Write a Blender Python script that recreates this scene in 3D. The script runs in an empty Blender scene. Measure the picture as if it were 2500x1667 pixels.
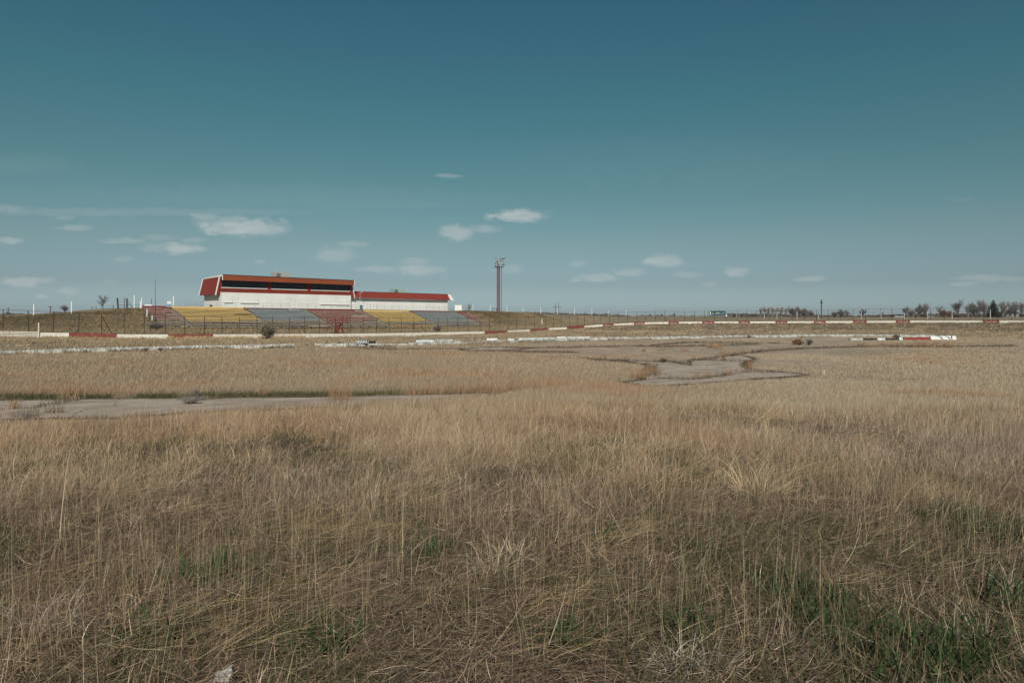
import bpy, math, random
import numpy as np
random.seed(7)
RNG = np.random.default_rng(11)
R = math.radians
F, CX, HY, CAMZ = 1667.0, 1250.0, 772.0, 2.9      # focal length in photo pixels, principal column, horizon row, eye height

# ------------------------------------------------------------------ scene basics
sc = bpy.context.scene
COL = sc.collection
ORD = ('first second third fourth fifth sixth seventh eighth ninth tenth eleventh twelfth thirteenth fourteenth '
       'fifteenth sixteenth seventeenth eighteenth nineteenth twentieth twenty-first twenty-second twenty-third '
       'twenty-fourth twenty-fifth twenty-sixth twenty-seventh twenty-eighth twenty-ninth thirtieth thirty-first '
       'thirty-second thirty-third thirty-fourth thirty-fifth thirty-sixth thirty-seventh thirty-eighth').split()

def P(px, py, d):
    return np.array(((px - CX) / F * d, d, CAMZ - (py - HY) / F * d))

def tag(o, label=None, cat=None, group=None, kind=None):
    if label: o['label'] = label
    if cat: o['category'] = cat
    if group: o['group'] = group
    if kind: o['kind'] = kind
    return o

def thing(name, label, cat, loc=(0, 0, 0), rz=0.0, group=None):
    o = bpy.data.objects.new(name, None)
    o.empty_display_size = 0.3
    COL.objects.link(o)
    o.location = loc
    o.rotation_euler = (0, 0, rz)
    return tag(o, label, cat, group)

class MB:
    """collects polygons; build() links them as one mesh object"""
    def __init__(s):
        s.v, s.f, s.m = [], [], []
    def poly(s, pts, m=0):
        n = len(s.v)
        s.v += [tuple(map(float, p)) for p in pts]
        s.f.append(tuple(range(n, n + len(pts))))
        s.m.append(m)
    def faces(s, vs, fs, m=0):
        n = len(s.v)
        s.v += [tuple(map(float, p)) for p in vs]
        for f in fs:
            s.f.append(tuple(i + n for i in f)); s.m.append(m)
    def box(s, x0, x1, y0, y1, z0, z1, m=0):
        vs = [(x0, y0, z0), (x1, y0, z0), (x1, y1, z0), (x0, y1, z0), (x0, y0, z1), (x1, y0, z1), (x1, y1, z1), (x0, y1, z1)]
        s.hexa(vs, m)
    def hexa(s, vs, m=0):
        s.faces(vs, [(0, 3, 2, 1), (4, 5, 6, 7), (0, 1, 5, 4), (1, 2, 6, 5), (2, 3, 7, 6), (3, 0, 4, 7)], m)
    def bar(s, a, b, w, h, m=0):
        """box beam from a to b, w wide sideways, h high"""
        a = np.array(a, float); b = np.array(b, float); d = b - a
        d /= max(np.linalg.norm(d), 1e-9)
        up = np.array((0, 0, 1.0)) if abs(d[2]) < .95 else np.array((1.0, 0, 0))
        sd = np.cross(d, up); sd /= np.linalg.norm(sd); up = np.cross(sd, d)
        q = [-sd * w / 2 - up * h / 2, sd * w / 2 - up * h / 2, sd * w / 2 + up * h / 2, -sd * w / 2 + up * h / 2]
        vs = [a + k for k in q] + [b + k for k in q]
        s.faces(vs, [(3, 2, 1, 0), (4, 5, 6, 7), (0, 1, 5, 4), (1, 2, 6, 5), (2, 3, 7, 6), (3, 0, 4, 7)], m)
    def tube(s, a, b, r0, r1=None, n=6, m=0, caps=True):
        r1 = r0 if r1 is None else r1
        a = np.array(a, float); b = np.array(b, float); d = b - a
        d /= max(np.linalg.norm(d), 1e-9)
        up = np.array((0, 0, 1.0)) if abs(d[2]) < .9 else np.array((1.0, 0, 0))
        sd = np.cross(d, up); sd /= np.linalg.norm(sd); up = np.cross(sd, d)
        vs = []
        for c, r in ((a, r0), (b, r1)):
            for k in range(n):
                t = 2 * math.pi * k / n
                vs.append(c + sd * math.cos(t) * r + up * math.sin(t) * r)
        fs = [(k, (k + 1) % n, n + (k + 1) % n, n + k) for k in range(n)]
        if caps: fs += [tuple(range(n - 1, -1, -1)), tuple(range(n, 2 * n))]
        s.faces(vs, fs, m)
    def lathe(s, prof, n=16, c=(0, 0, 0), m=0):
        vs = []
        for r, z in prof:
            for k in range(n):
                t = 2 * math.pi * k / n
                vs.append((c[0] + r * math.cos(t), c[1] + r * math.sin(t), c[2] + z))
        fs = []
        for i in range(len(prof) - 1):
            for k in range(n):
                fs.append((i * n + k, i * n + (k + 1) % n, (i + 1) * n + (k + 1) % n, (i + 1) * n + k))
        s.faces(vs, fs, m)
    def build(s, name, mats, parent=None, bevel=0.0, smooth=False):
        me = bpy.data.meshes.new(name)
        me.from_pydata(s.v, [], s.f)
        mats = mats if isinstance(mats, (list, tuple)) else [mats]
        for m in mats: me.materials.append(m)
        if len(mats) > 1: me.polygons.foreach_set('material_index', s.m)
        if smooth: me.polygons.foreach_set('use_smooth', [True] * len(s.f))
        me.update()
        o = bpy.data.objects.new(name, me)
        COL.objects.link(o)
        if parent is not None: o.parent = parent
        if bevel:
            b = o.modifiers.new('edge', 'BEVEL'); b.width = bevel; b.segments = 2; b.limit_method = 'ANGLE'
        return o

def copy_tree(o, parent=None):
    c = o.copy(); COL.objects.link(c)
    if parent is not None: c.parent = parent
    for ch in [x for x in list(bpy.data.objects) if x.parent == o]:
        copy_tree(ch, c)
    return c

# ------------------------------------------------------------------ materials
def new_mat(name):
    m = bpy.data.materials.new(name); m.use_nodes = True
    nt = m.node_tree; nt.nodes.clear()
    out = nt.nodes.new('ShaderNodeOutputMaterial')
    b = nt.nodes.new('ShaderNodeBsdfPrincipled')
    nt.links.new(b.outputs[0], out.inputs[0])
    b.inputs['Specular IOR Level'].default_value = 0.25
    return m, nt, b

def nd(nt, t, **kw):
    n = nt.nodes.new(t)
    for k, v in kw.items():
        if k.startswith('i_'): n.inputs[k[2:].replace('_', ' ')].default_value = v
        else: setattr(n, k, v)
    return n

def paint(name, col, wear=None, wear_amt=0.3, scale=2.0, rough=0.65, var=0.12, stretch=(1, 1, 1), metal=0.0, bump=0.0, bscale=30):
    """paint or metal: a colour, slow tonal drift, patches where it has worn to another colour"""
    m, nt, b = new_mat(name); L = nt.links.new
    tc = nd(nt, 'ShaderNodeTexCoord'); mp = nd(nt, 'ShaderNodeMapping')
    mp.inputs['Scale'].default_value = stretch
    L(tc.outputs['Object'], mp.inputs[0])
    n1 = nd(nt, 'ShaderNodeTexNoise', i_Scale=scale, i_Detail=6.0, i_Roughness=0.65); L(mp.outputs[0], n1.inputs[0])
    n2 = nd(nt, 'ShaderNodeTexNoise', i_Scale=scale * 3.7, i_Detail=8.0, i_Roughness=0.7); L(mp.outputs[0], n2.inputs[0])
    hsv = nd(nt, 'ShaderNodeHueSaturation'); hsv.inputs['Color'].default_value = (*col, 1)
    mr = nd(nt, 'ShaderNodeMapRange'); mr.inputs[1].default_value = .3; mr.inputs[2].default_value = .7
    mr.inputs[3].default_value = 1 - var; mr.inputs[4].default_value = 1 + var
    L(n1.outputs[0], mr.inputs[0]); L(mr.outputs[0], hsv.inputs['Value'])
    cur = hsv.outputs[0]
    if wear:
        mw = nd(nt, 'ShaderNodeMapRange', interpolation_type='SMOOTHSTEP')
        c = .68 - .36 * wear_amt
        mw.inputs[1].default_value = c - .06; mw.inputs[2].default_value = c + .06
        L(n2.outputs[0], mw.inputs[0])
        mx = nd(nt, 'ShaderNodeMixRGB'); L(mw.outputs[0], mx.inputs[0]); L(cur, mx.inputs[1]); mx.inputs[2].default_value = (*wear, 1)
        cur = mx.outputs[0]
    L(cur, b.inputs['Base Color'])
    b.inputs['Roughness'].default_value = rough; b.inputs['Metallic'].default_value = metal
    if bump:
        bp = nd(nt, 'ShaderNodeBump'); bp.inputs['Strength'].default_value = bump; bp.inputs['Distance'].default_value = .02
        n3 = nd(nt, 'ShaderNodeTexNoise', i_Scale=bscale, i_Detail=5.0); L(tc.outputs['Object'], n3.inputs[0])
        L(n3.outputs[0], bp.inputs['Height']); L(bp.outputs[0], b.inputs['Normal'])
    return m

def siding(name, col, dirt, pitch=0.3):
    """ribbed metal siding: real-looking vertical ribs by bump, streaks of dirt running down"""
    m, nt, b = new_mat(name); L = nt.links.new
    tc = nd(nt, 'ShaderNodeTexCoord')
    mp = nd(nt, 'ShaderNodeMapping'); mp.inputs['Scale'].default_value = (1.4, 1.4, .12); L(tc.outputs['Object'], mp.inputs[0])
    n1 = nd(nt, 'ShaderNodeTexNoise', i_Scale=1.6, i_Detail=7.0, i_Roughness=.7); L(mp.outputs[0], n1.inputs[0])
    n2 = nd(nt, 'ShaderNodeTexNoise', i_Scale=.35, i_Detail=4.0); L(tc.outputs['Object'], n2.inputs[0])
    mw = nd(nt, 'ShaderNodeMapRange', interpolation_type='SMOOTHSTEP'); mw.inputs[1].default_value = .5; mw.inputs[2].default_value = .78
    mw.inputs[4].default_value = .55
    L(n1.outputs[0], mw.inputs[0])
    mx = nd(nt, 'ShaderNodeMixRGB'); L(mw.outputs[0], mx.inputs[0]); mx.inputs[1].default_value = (*col, 1); mx.inputs[2].default_value = (*dirt, 1)
    hs = nd(nt, 'ShaderNodeHueSaturation'); L(mx.outputs[0], hs.inputs['Color'])
    mr = nd(nt, 'ShaderNodeMapRange'); mr.inputs[1].default_value = .3; mr.inputs[2].default_value = .7; mr.inputs[3].default_value = .93; mr.inputs[4].default_value = 1.05
    L(n2.outputs[0], mr.inputs[0]); L(mr.outputs[0], hs.inputs['Value']); L(hs.outputs[0], b.inputs['Base Color'])
    sx = nd(nt, 'ShaderNodeSeparateXYZ'); L(tc.outputs['Object'], sx.inputs[0])
    ad = nd(nt, 'ShaderNodeMath', operation='ADD'); L(sx.outputs[0], ad.inputs[0]); L(sx.outputs[1], ad.inputs[1])
    dv = nd(nt, 'ShaderNodeMath', operation='DIVIDE'); L(ad.outputs[0], dv.inputs[0]); dv.inputs[1].default_value = pitch
    pp = nd(nt, 'ShaderNodeMath', operation='PINGPONG'); L(dv.outputs[0], pp.inputs[0]); pp.inputs[1].default_value = .5
    bp = nd(nt, 'ShaderNodeBump'); bp.inputs['Strength'].default_value = .35; bp.inputs['Distance'].default_value = .03
    L(pp.outputs[0], bp.inputs['Height']); L(bp.outputs[0], b.inputs['Normal'])
    b.inputs['Roughness'].default_value = .55
    return m

def blade_mat(name, transl=0.3):
    m, nt, b = new_mat(name); L = nt.links.new
    at = nd(nt, 'ShaderNodeAttribute', attribute_name='tint')
    L(at.outputs['Color'], b.inputs['Base Color'])
    b.inputs['Roughness'].default_value = .7; b.inputs['Specular IOR Level'].default_value = .2
    tr = nd(nt, 'ShaderNodeBsdfTranslucent'); L(at.outputs['Color'], tr.inputs[0])
    mx = nd(nt, 'ShaderNodeMixShader'); mx.inputs[0].default_value = transl
    L(b.outputs[0], mx.inputs[1]); L(tr.outputs[0], mx.inputs[2])
    out = [n for n in nt.nodes if n.type == 'OUTPUT_MATERIAL'][0]
    L(mx.outputs[0], out.inputs[0])
    return m

M = {}
WOOD = (.36, .297, .235)
M['white_siding'] = siding('white_siding', (.67, .67, .66), (.52, .48, .43))
M['red_siding'] = siding('red_siding', (.185, .030, .022), (.20, .045, .03), .25)
M['red_front'] = siding('red_front', (.185, .026, .016), (.14, .024, .017), .25)
M['orange_siding'] = siding('orange_siding', (.205, .052, .022), (.17, .038, .018), .3)
M['wing_red'] = siding('wing_red', (.20, .034, .024), (.17, .034, .024), .4)
M['white_trim'] = paint('white_trim', (.64, .635, .62), (.46, .43, .38), .15, 1.5)
M['dark_trim'] = paint('dark_trim', (.035, .028, .028))
M['glass'] = paint('dark_glass', (.022, .026, .031), None, 0, 1.0, .12, .3)
M['mullion'] = paint('mullion', (.012, .011, .011), rough=.5)
M['galv'] = paint('galvanised_steel', (.33, .33, .32), (.24, .2, .16), .2, 2, .5)
M['rail_grey'] = paint('grey_pipe_rail', (.20, .21, .22), (.2, .12, .08), .2, 2, .6)
M['rust_steel'] = paint('rusted_steel_post', (.030, .020, .017), (.075, .035, .022), .3, 4, .8)
M['dark_steel'] = paint('dark_steel', (.03, .03, .034), (.07, .035, .03), .3, 3, .7)
M['red_steel'] = paint('red_painted_steel', (.23, .035, .03), (.12, .05, .04), .25, 3, .65)
M['tower_red'] = paint('tower_red', (.15, .012, .016), (.07, .02, .02), .3, 1.5, .7)
M['tower_grey'] = paint('tower_grey', (.085, .105, .115), (.05, .05, .05), .25, 1.5, .6)
M['lamp_shell'] = paint('lamp_shell', (.22, .23, .24), (.2, .2, .2), .2, 5, .4, metal=.4)
M['lamp_lens'] = paint('lamp_lens', (.5, .53, .55), rough=.15)
M['conc_white'] = paint('whitewashed_concrete', (.50, .50, .485), (.25, .245, .215), .56, 1.7, .9, .12, (1, 1, .35), bump=.4, bscale=12)
M['conc_pale'] = paint('pale_painted_concrete', (.62, .585, .515), (.42, .37, .31), .28, .9, .9, .08, (1, 1, .4), bump=.3, bscale=10)
M['conc_bright'] = paint('bright_white_concrete', (.60, .61, .61), (.45, .45, .45), .2, 1.5, .85, .06)
M['conc_bluewhite'] = paint('bluish_white_concrete', (.50, .55, .58), (.34, .35, .34), .35, 1.2, .9, .1)
M['conc_red'] = paint('red_painted_concrete', (.175, .025, .024), (.27, .11, .09), .38, 1.6, .9, .18, bump=.3, bscale=10)
M['conc_black'] = paint('black_painted_concrete', (.025, .024, .024), (.12, .11, .1), .25, 2, .9, .2)
M['letter'] = paint('faded_white_lettering', (.56, .40, .36), (.3, .07, .06), .3, 3, .9)
M['conc_grey'] = paint('grey_concrete', (.225, .195, .16), (.15, .13, .10), .35, 2, .95, .15, bump=.4, bscale=14)
M['bench_yellow'] = paint('yellow_bench_paint', (.66, .44, .125), (.45, .36, .23), .45, 1.2, .75, .15, (1, 3, 3))
M['bench_blue'] = paint('blue_bench_paint', (.20, .285, .35), (.35, .335, .31), .5, 1.2, .8, .2, (1, 3, 3))
M['bench_red'] = paint('red_bench_paint', (.27, .085, .075), (.42, .30, .26), .5, 1.2, .8, .2, (1, 3, 3))
M['bench_wood'] = paint('weathered_bench_wood', WOOD, (.17, .14, .11), .4, 1.5, .9, .2, (1, 3, 3))
M['board_red'] = paint('dark_red_back_board', (.15, .03, .032), (.24, .1, .09), .3, 2, .8, .2)
M['board_plum'] = paint('plum_back_board', (.12, .06, .085), (.3, .25, .26), .35, 2, .8, .2)
M['tyre'] = paint('tyre_rubber', (.014, .013, .013), (.03, .028, .026), .3, 6, .8)
M['navy'] = paint('navy_paint', (.05, .075, .11), (.15, .17, .19), .25, 4, .7)
M['teal_sign'] = paint('teal_billboard_face', (.006, .055, .058), rough=.5)
M['sign_grey'] = paint('billboard_grey', (.10, .12, .14))
M['sign_white'] = paint('sign_white', (.74, .76, .76), rough=.5)
M['blue_plastic'] = paint('blue_plastic', (.04, .13, .18), rough=.45)
M['unit_green'] = paint('pale_green_unit', (.26, .36, .33), (.2, .25, .22), .2, 2, .6)
M['bark'] = paint('grey_bark', (.085, .07, .06), (.05, .04, .035), .3, 2, .95)
M['twig'] = paint('brown_twigs', (.135, .125, .122), (.16, .12, .11), .35, .6, .95)
M['twig_pale'] = paint('pale_grey_twigs', (.25, .225, .21), (.2, .165, .15), .35, .6, .95)
M['twig_red'] = paint('red_brown_twigs', (.16, .09, .066), (.13, .085, .065), .35, .6, .95)
M['far_wood'] = paint('distant_bare_wood', (.085, .07, .065), (.115, .09, .075), .5, .08, 1.0, .2)
M['needles'] = paint('dark_needles', (.013, .024, .016), (.022, .034, .02), .4, 1.5, .85)
M['pole_wood'] = paint('creosoted_pole', (.045, .034, .028))
M['roof_dark'] = paint('dark_red_roof', (.040, .018, .02), (.03, .018, .02), .3, .5, .9)
M['house_wall'] = paint('pale_house_wall', (.15, .16, .17), rough=.8)
M['shed_wall'] = paint('bluish_shed_wall', (.26, .30, .34), rough=.7)
M['stone'] = paint('pale_broken_concrete', (.42, .40, .37), (.33, .31, .28), .4, 9, .95, .15, bump=.8, bscale=40)
M['blade'] = blade_mat('dry_blades', .16)
M['leaf'] = blade_mat('green_blades', .35)

# ------------------------------------------------------------------ value noise
_tab = np.random.default_rng(3).random((8, 256, 256)).astype(np.float32)
def vnoise(x, y, scale, k=0):
    x = np.asarray(x, float) / scale + 37.3 * k; y = np.asarray(y, float) / scale + 11.9 * k
    xi = np.floor(x).astype(int); yi = np.floor(y).astype(int)
    fx = x - xi; fy = y - yi
    fx = fx * fx * (3 - 2 * fx); fy = fy * fy * (3 - 2 * fy)
    t = _tab[k % 8]; a = xi & 255; b = (xi + 1) & 255; c = yi & 255; d = (yi + 1) & 255
    return (t[a, c] * (1 - fx) + t[b, c] * fx) * (1 - fy) + (t[a, d] * (1 - fx) + t[b, d] * fx) * fy
def fbm(x, y, scale, k=0, n=4):
    s = 0; w = 1; tw = 0
    for i in range(n):
        s = s + w * vnoise(x, y, scale / 2 ** i, k + i); tw += w; w *= .55
    return s / tw
def sstep(a, b, x):
    t = np.clip((np.asarray(x, float) - a) / (b - a), 0, 1)
    return t * t * (3 - 2 * t)
def lerp(a, b, t): return a + (b - a) * t

# ------------------------------------------------------------------ the site plan
# grandstand frame: s runs along the building front, t out from the front towards the track
B0 = np.array((-59.8, 140.0)); U = np.array((.688, .726)); U /= np.linalg.norm(U); N = np.array((U[1], -U[0]))
ANG = math.atan2(U[1], U[0])
def st(s, t):
    return B0 + U * s + N * t
def to_st(x, y):
    dx = np.asarray(x) - B0[0]; dy = np.asarray(y) - B0[1]
    return dx * U[0] + dy * U[1], dx * N[0] + dy * N[1]
def s_at(px, t):
    r = (px - CX) / F
    return (140 * r + 59.8 - t * (N[0] - r * N[1])) / (U[0] - r * U[1])

# outer wall: photo column -> distance (1/d is what is linear along a straight wall)
_wp = np.array([(-250, 86.5), (100, 94), (285, 99), (520, 107), (780, 121), (1073, 142), (1200, 152), (1335, 170), (1450, 179), (1548, 183),
                (1750, 186), (1900, 185), (2100, 180), (2250, 174), (2368, 168), (2469, 163), (2600, 156), (2800, 146)], float)
def wall_d(px): return 1 / np.interp(px, _wp[:, 0], 1 / _wp[:, 1])
_wt = np.array([(-250, 808), (100, 812), (168, 812.5), (285, 816), (410, 816.3), (520, 816.2), (700, 815.3), (900, 814), (1060, 811.5), (1183, 809), (1238, 807.3), (1294, 804),
                (1339, 801.3), (1384, 798.6), (1427, 795.2), (1472, 791.8), (1498, 790.7), (1548, 788), (1574, 786.8), (1632, 785.8), (1714, 785),
                (1803, 784.7), (1893, 784.4), (1987, 784), (2083, 783.6), (2187, 782.7), (2300, 782.3), (2440, 782), (2600, 781.5), (2800, 781)], float)
def wall_y(px): return np.interp(px, _wt[:, 0], _wt[:, 1])
def wall_top(px):
    d = wall_d(px); return P(px, wall_y(px), d)

# inner barrier line
_ip = np.array([(-200, 46.5), (0, 51), (330, 57.5), (718, 63.2), (769, 64), (864, 64.4), (940, 66.5), (1009, 68), (1105, 70), (1190, 74), (1260, 77), (1380, 81.5),
                (1480, 83.6), (1700, 89), (1800, 93), (2050, 97), (2195, 97.5), (2290, 96), (2400, 93), (2700, 80)], float)
def inner_d(px): return 1 / np.interp(px, _ip[:, 0], 1 / _ip[:, 1])

# ------------------------------------------------------------------ terrain
cp = []
for px in range(-250, 2801, 90):
    w = wall_top(px); k = w[1]
    zb = w[2] - (.66 if px < 400 else .80 if px < 1350 else .72)
    cp.append((w[0], w[1], zb))
    q = (k + 2.5) / k
    cp.append((w[0] * q, w[1] * q, zb + (.25 if px < 1400 else .5)))
    i = inner_d(px); cp.append(((px - CX) / F * i, i, 0.0))
    m_ = i * .55 + k * .45
    cp.append(((px - CX) / F * m_, m_, min(zb, 0) * .35 + max(zb, 0) * .06))
    m_ = i * .3 + k * .7
    cp.append(((px - CX) / F * m_, m_, min(zb, 0) * .7 + max(zb, 0) * .2))
for x in range(-90, 111, 20):
    for y in (-20, 5, 20, 33, 44):
        cp.append((x, y, 0.0))
for s, z in ((-60, 1.2), (-35, .95), (-15, .65), (0, .35), (15, .05), (30, -.1), (45, .0), (60, .3), (80, .5), (110, .75)):
    q = st(s, 21.0); cp.append((q[0], q[1], z))
for px, d, z in ((1500, 240, 1.9), (1700, 240, 1.8), (1900, 240, 1.85), (2100, 230, 1.9), (2300, 215, 2.0), (2500, 190, 2.1), (2700, 170, 2.2), (1400, 230, 2.0), (1250, 230, 2.4), (900, 260, 2.6), (500, 230, 2.6), (100, 200, 2.3), (-200, 150, 2.1),
                 (1700, 330, 2.2), (2100, 330, 2.2), (2500, 300, 2.25), (1400, 330, 2.3), (900, 380, 2.4), (300, 330, 2.3), (-200, 260, 2.3)):
    cp.append(((px - CX) / F * d, d, z))
cp = np.array(cp, float)
_D = np.sqrt((cp[:, None, 0] - cp[None, :, 0]) ** 2 + (cp[:, None, 1] - cp[None, :, 1]) ** 2 + .5)
_A = np.zeros((len(cp) + 1,) * 2); _A[:-1, :-1] = _D - np.eye(len(cp)) * .4; _A[-1, :-1] = 1; _A[:-1, -1] = 1
_w = np.linalg.solve(_A, np.append(cp[:, 2], 0))
def base_z(x, y):
    out = np.empty(len(x))
    for a in range(0, len(x), 20000):
        xs, ys = x[a:a + 20000], y[a:a + 20000]
        D = np.sqrt((xs[:, None] - cp[None, :, 0]) ** 2 + (ys[:, None] - cp[None, :, 1]) ** 2 + .5)
        out[a:a + 20000] = D @ _w[:-1] + _w[-1]
    return out
_zs = np.array([(-90, 2.2), (-60, 2.35), (-37, 2.75), (-29, 3.22), (-21.5, 3.65), (-17.4, 4.25), (-13, 4.62), (0, 4.66), (31, 4.5), (62, 4.25), (79, 3.92), (96, 3.5), (116, 3.15), (139, 2.7), (165, 2.35)], float)
def berm_z(s): return np.interp(s, _zs[:, 0], _zs[:, 1])
def zt(x, y):
    x = np.atleast_1d(np.asarray(x, float)).ravel(); y = np.atleast_1d(np.asarray(y, float)).ravel()
    r = np.hypot(x, y)
    z = base_z(x, y)
    far = sstep(330, 560, r); z = z * (1 - far) + 2.3 * far
    s, t = to_st(x, y)
    f = sstep(5.8, 21.5, t); f = .35 * f + .65 * np.clip((t - 7) / 13, 0, 1)
    back = sstep(-75, -25, t)
    on = sstep(-110, -80, s) * sstep(190, 150, s)
    wb = back * (1 - f) * on
    z = z + np.maximum(berm_z(s) - z, 0) * wb
    row = 4.42 - .0095 * (s + 13) - (t - 8.2) / .78 * .245 - .62
    m = sstep(-18.6, -17.7, s) * sstep(62.9, 62.0, s) * sstep(7.2, 7.7, t) * sstep(19.3, 18.6, t)
    z = z - np.maximum(z - row, 0) * m
    dist = np.hypot(x * .8, y - 1.0)
    z = z + 1.2 * (1 - sstep(3.0, 29.0, dist)) 
    und = (fbm(x, y, 7.0, 2) - .5) * .16 * sstep(2, 8, r) * (1 - sstep(60, 110, r))
    return z + und
def z1(x, y): return float(zt([x], [y])[0])
def on_ground(px, py, d0=2.0, d1=420.0):
    """where the sight line of a photo pixel meets the ground"""
    d = np.concatenate([np.linspace(d0, 60, 500), np.linspace(60.3, d1, 700)])
    x = (px - CX) / F * d
    h = CAMZ - (py - HY) / F * d - zt(x, d)
    i = np.argmax(h < 0)
    if h[i] >= 0: i = len(d) - 1
    return np.array((x[i], d[i]))

# --- pavement outlines, picked on the photo and laid on the ground
PAV = {
 'strip': [(-240, 986), (-100, 983), (0, 979), (150, 978), (260, 976), (450, 974), (452, 979), (490, 977), (600, 973), (850, 970), (980, 967), (1100, 965), (1215, 962),
           (1190, 968), (1050, 981), (900, 990), (700, 999), (560, 1004), (450, 1009), (300, 1021), (120, 1022), (-60, 1026), (-240, 1030)],
 'patch': [(1530, 937), (1551, 931), (1571, 921), (1600, 908), (1594, 897), (1580, 888), (1530, 883.5), (1450, 879), (1530, 881), (1637, 884), (1684, 893), (1681, 883), (1700, 879), (1730, 875.5), (1765, 871.5), (1800, 869.5),
           (1822, 871), (1835, 876), (1815, 884), (1813, 892), (1827, 904), (1890, 909), (1950, 914), (1945, 917), (1883, 922), (1784, 932), (1700, 938), (1600, 943), (1560, 944)],
 'far': [(1125, 853.5), (1160, 850), (1200, 848.3), (1250, 848.6), (1300, 850.5), (1262, 853.5), (1225, 856), (1165, 857.5)],
}
CRACKS = [[(75, 999), (110, 993), (165, 982), (200, 976)], [(-60, 1003), (30, 1003), (75, 999)],
          [(1590, 927), (1640, 926.5), (1700, 927.5), (1760, 919)], [(1757, 922), (1780, 914), (1829, 909), (1900, 911), (1941, 914)],
          [(1690, 880.5), (1740, 881), (1812, 882)], [(1600, 885), (1640, 884), (1683, 893)], [(1703, 881.5), (1768, 871), (1861, 857), (1957, 851.5), (2006, 849.5), (2150, 847.5), (2480, 845)],
          [(1130, 857), (1250, 858), (1400, 860.5)], [(1300, 872), (1460, 878), (1560, 884)], [(1600, 847), (1720, 844.5), (1850, 841)], [(1230, 850), (1400, 848.5), (1560, 846), (1680, 837), (1900, 838)],
          [(880, 851), (1000, 853), (1130, 852)]]
def ground_poly(pts, jit=.12):
    q = [on_ground(*p) for p in pts]; out = []
    for i in range(len(q)):
        a, b = q[i], q[(i + 1) % len(q)]
        n = max(1, int(np.hypot(*(b - a)) / .35))
        for k in range(n):
            p = a + (b - a) * k / n
            jx = (fbm([p[0]], [p[1]], .9, 5)[0] - .5) * jit * 4; jy = (fbm([p[0]], [p[1]], .9, 6)[0] - .5) * jit * 4
            out.append((p[0] + jx, p[1] + jy))
    return np.array(out)
PAVW = {k: ground_poly(v, .1 if k == 'strip' else .22) for k, v in PAV.items()}
CRW = []
for c in CRACKS:
    q = [on_ground(*p) for p in c]; o = []
    for a, b in zip(q[:-1], q[1:]):
        n = max(1, int(np.hypot(*(b - a)) / .25))
        o += [a + (b - a) * k / n for k in range(n)]
    CRW.append(np.array(o + [q[-1]]))
def in_poly(x, y, poly):
    c = np.zeros(len(x), bool); j = len(poly) - 1
    for i in range(len(poly)):
        xi, yi = poly[i]; xj, yj = poly[j]
        m = ((yi > y) != (yj > y))
        with np.errstate(divide='ignore', invalid='ignore'):
            c ^= m & (x < (xj - xi) * (y - yi) / (yj - yi + 1e-12) + xi)
        j = i
    return c
def paved(x, y):
    c = np.zeros(len(x), bool)
    for p in PAVW.values():
        m = (x > p[:, 0].min()) & (x < p[:, 0].max()) & (y > p[:, 1].min()) & (y < p[:, 1].max())
        if m.any(): c[m] |= in_poly(x[m], y[m], p)
    return c
EDGE = np.concatenate(list(PAVW.values()) + CRW)
def near_edge(x, y):
    """distance to the nearest pavement edge or crack (chunked)"""
    out = np.full(len(x), 99.0)
    m = np.where((y > 10) & (y < 75))[0]
    for a in range(0, len(m), 4000):
        i = m[a:a + 4000]
        out[i] = np.sqrt(((x[i, None] - EDGE[None, :, 0]) ** 2 + (y[i, None] - EDGE[None, :, 1]) ** 2).min(1))
    return out

def zone_colour(x, y):
    """what grows or lies at each place: bare soil and thatch colour"""
    x = np.asarray(x); y = np.asarray(y)
    n1 = fbm(x, y, 6.0, 1)[:, None]; n2 = fbm(x, y, 1.1, 3)[:, None]; n3 = fbm(x, y, 28.0, 4)[:, None]
    c = lerp(np.array((.060, .045, .031)), np.array((.15, .113, .082)), n1)
    px = CX + F * x / np.maximum(y, 1); front = (y > 1)
    wd = wall_d(px); idd = inner_d(px)
    s, t = to_st(x, y)
    c = np.where((front & (y > 14) & (y <= idd))[:, None], lerp(np.array((.235, .185, .13)), np.array((.32, .26, .185)), n1), c)
    wornz = (sstep(1150, 1350, px) * sstep(2250, 2000, px) * sstep(34, 44, y) * (y <= idd))[:, None]
    c = lerp(c, np.array((.335, .275, .215)), wornz * front[:, None] * .8)
    trk = (front & (y > idd) & (y < wd))[:, None]
    c = np.where(trk, lerp(np.array((.20, .157, .117)), np.array((.29, .235, .172)), np.clip(n1 * 1.7 - .35, 0, 1)), c)
    fr_ = np.clip((y - idd) / (wd - idd), 0, 1)
    turn = sstep(1340, 1560, px) * sstep(.28, .62, fr_)      # bare brown earth of the banked turn
    c = np.where(trk, c * (1 - .36 * turn)[:, None], c)
    out = (front & (y >= wd))[:, None]
    c = np.where(out, lerp(np.array((.185, .145, .095)), np.array((.26, .20, .125)), n1), c)
    green = lerp(np.array((.098, .078, .038)), np.array((.18, .135, .075)), np.clip(n1 * 2.0 - .5, 0, 1))
    face = (sstep(3, 8, t) * sstep(23.5, 17, t) * sstep(-95, -70, s) * sstep(84, 74, s))[:, None]
    c = lerp(c, green, face)
    return c * (.72 + .56 * n2) * (.9 + .2 * n3)

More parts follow.
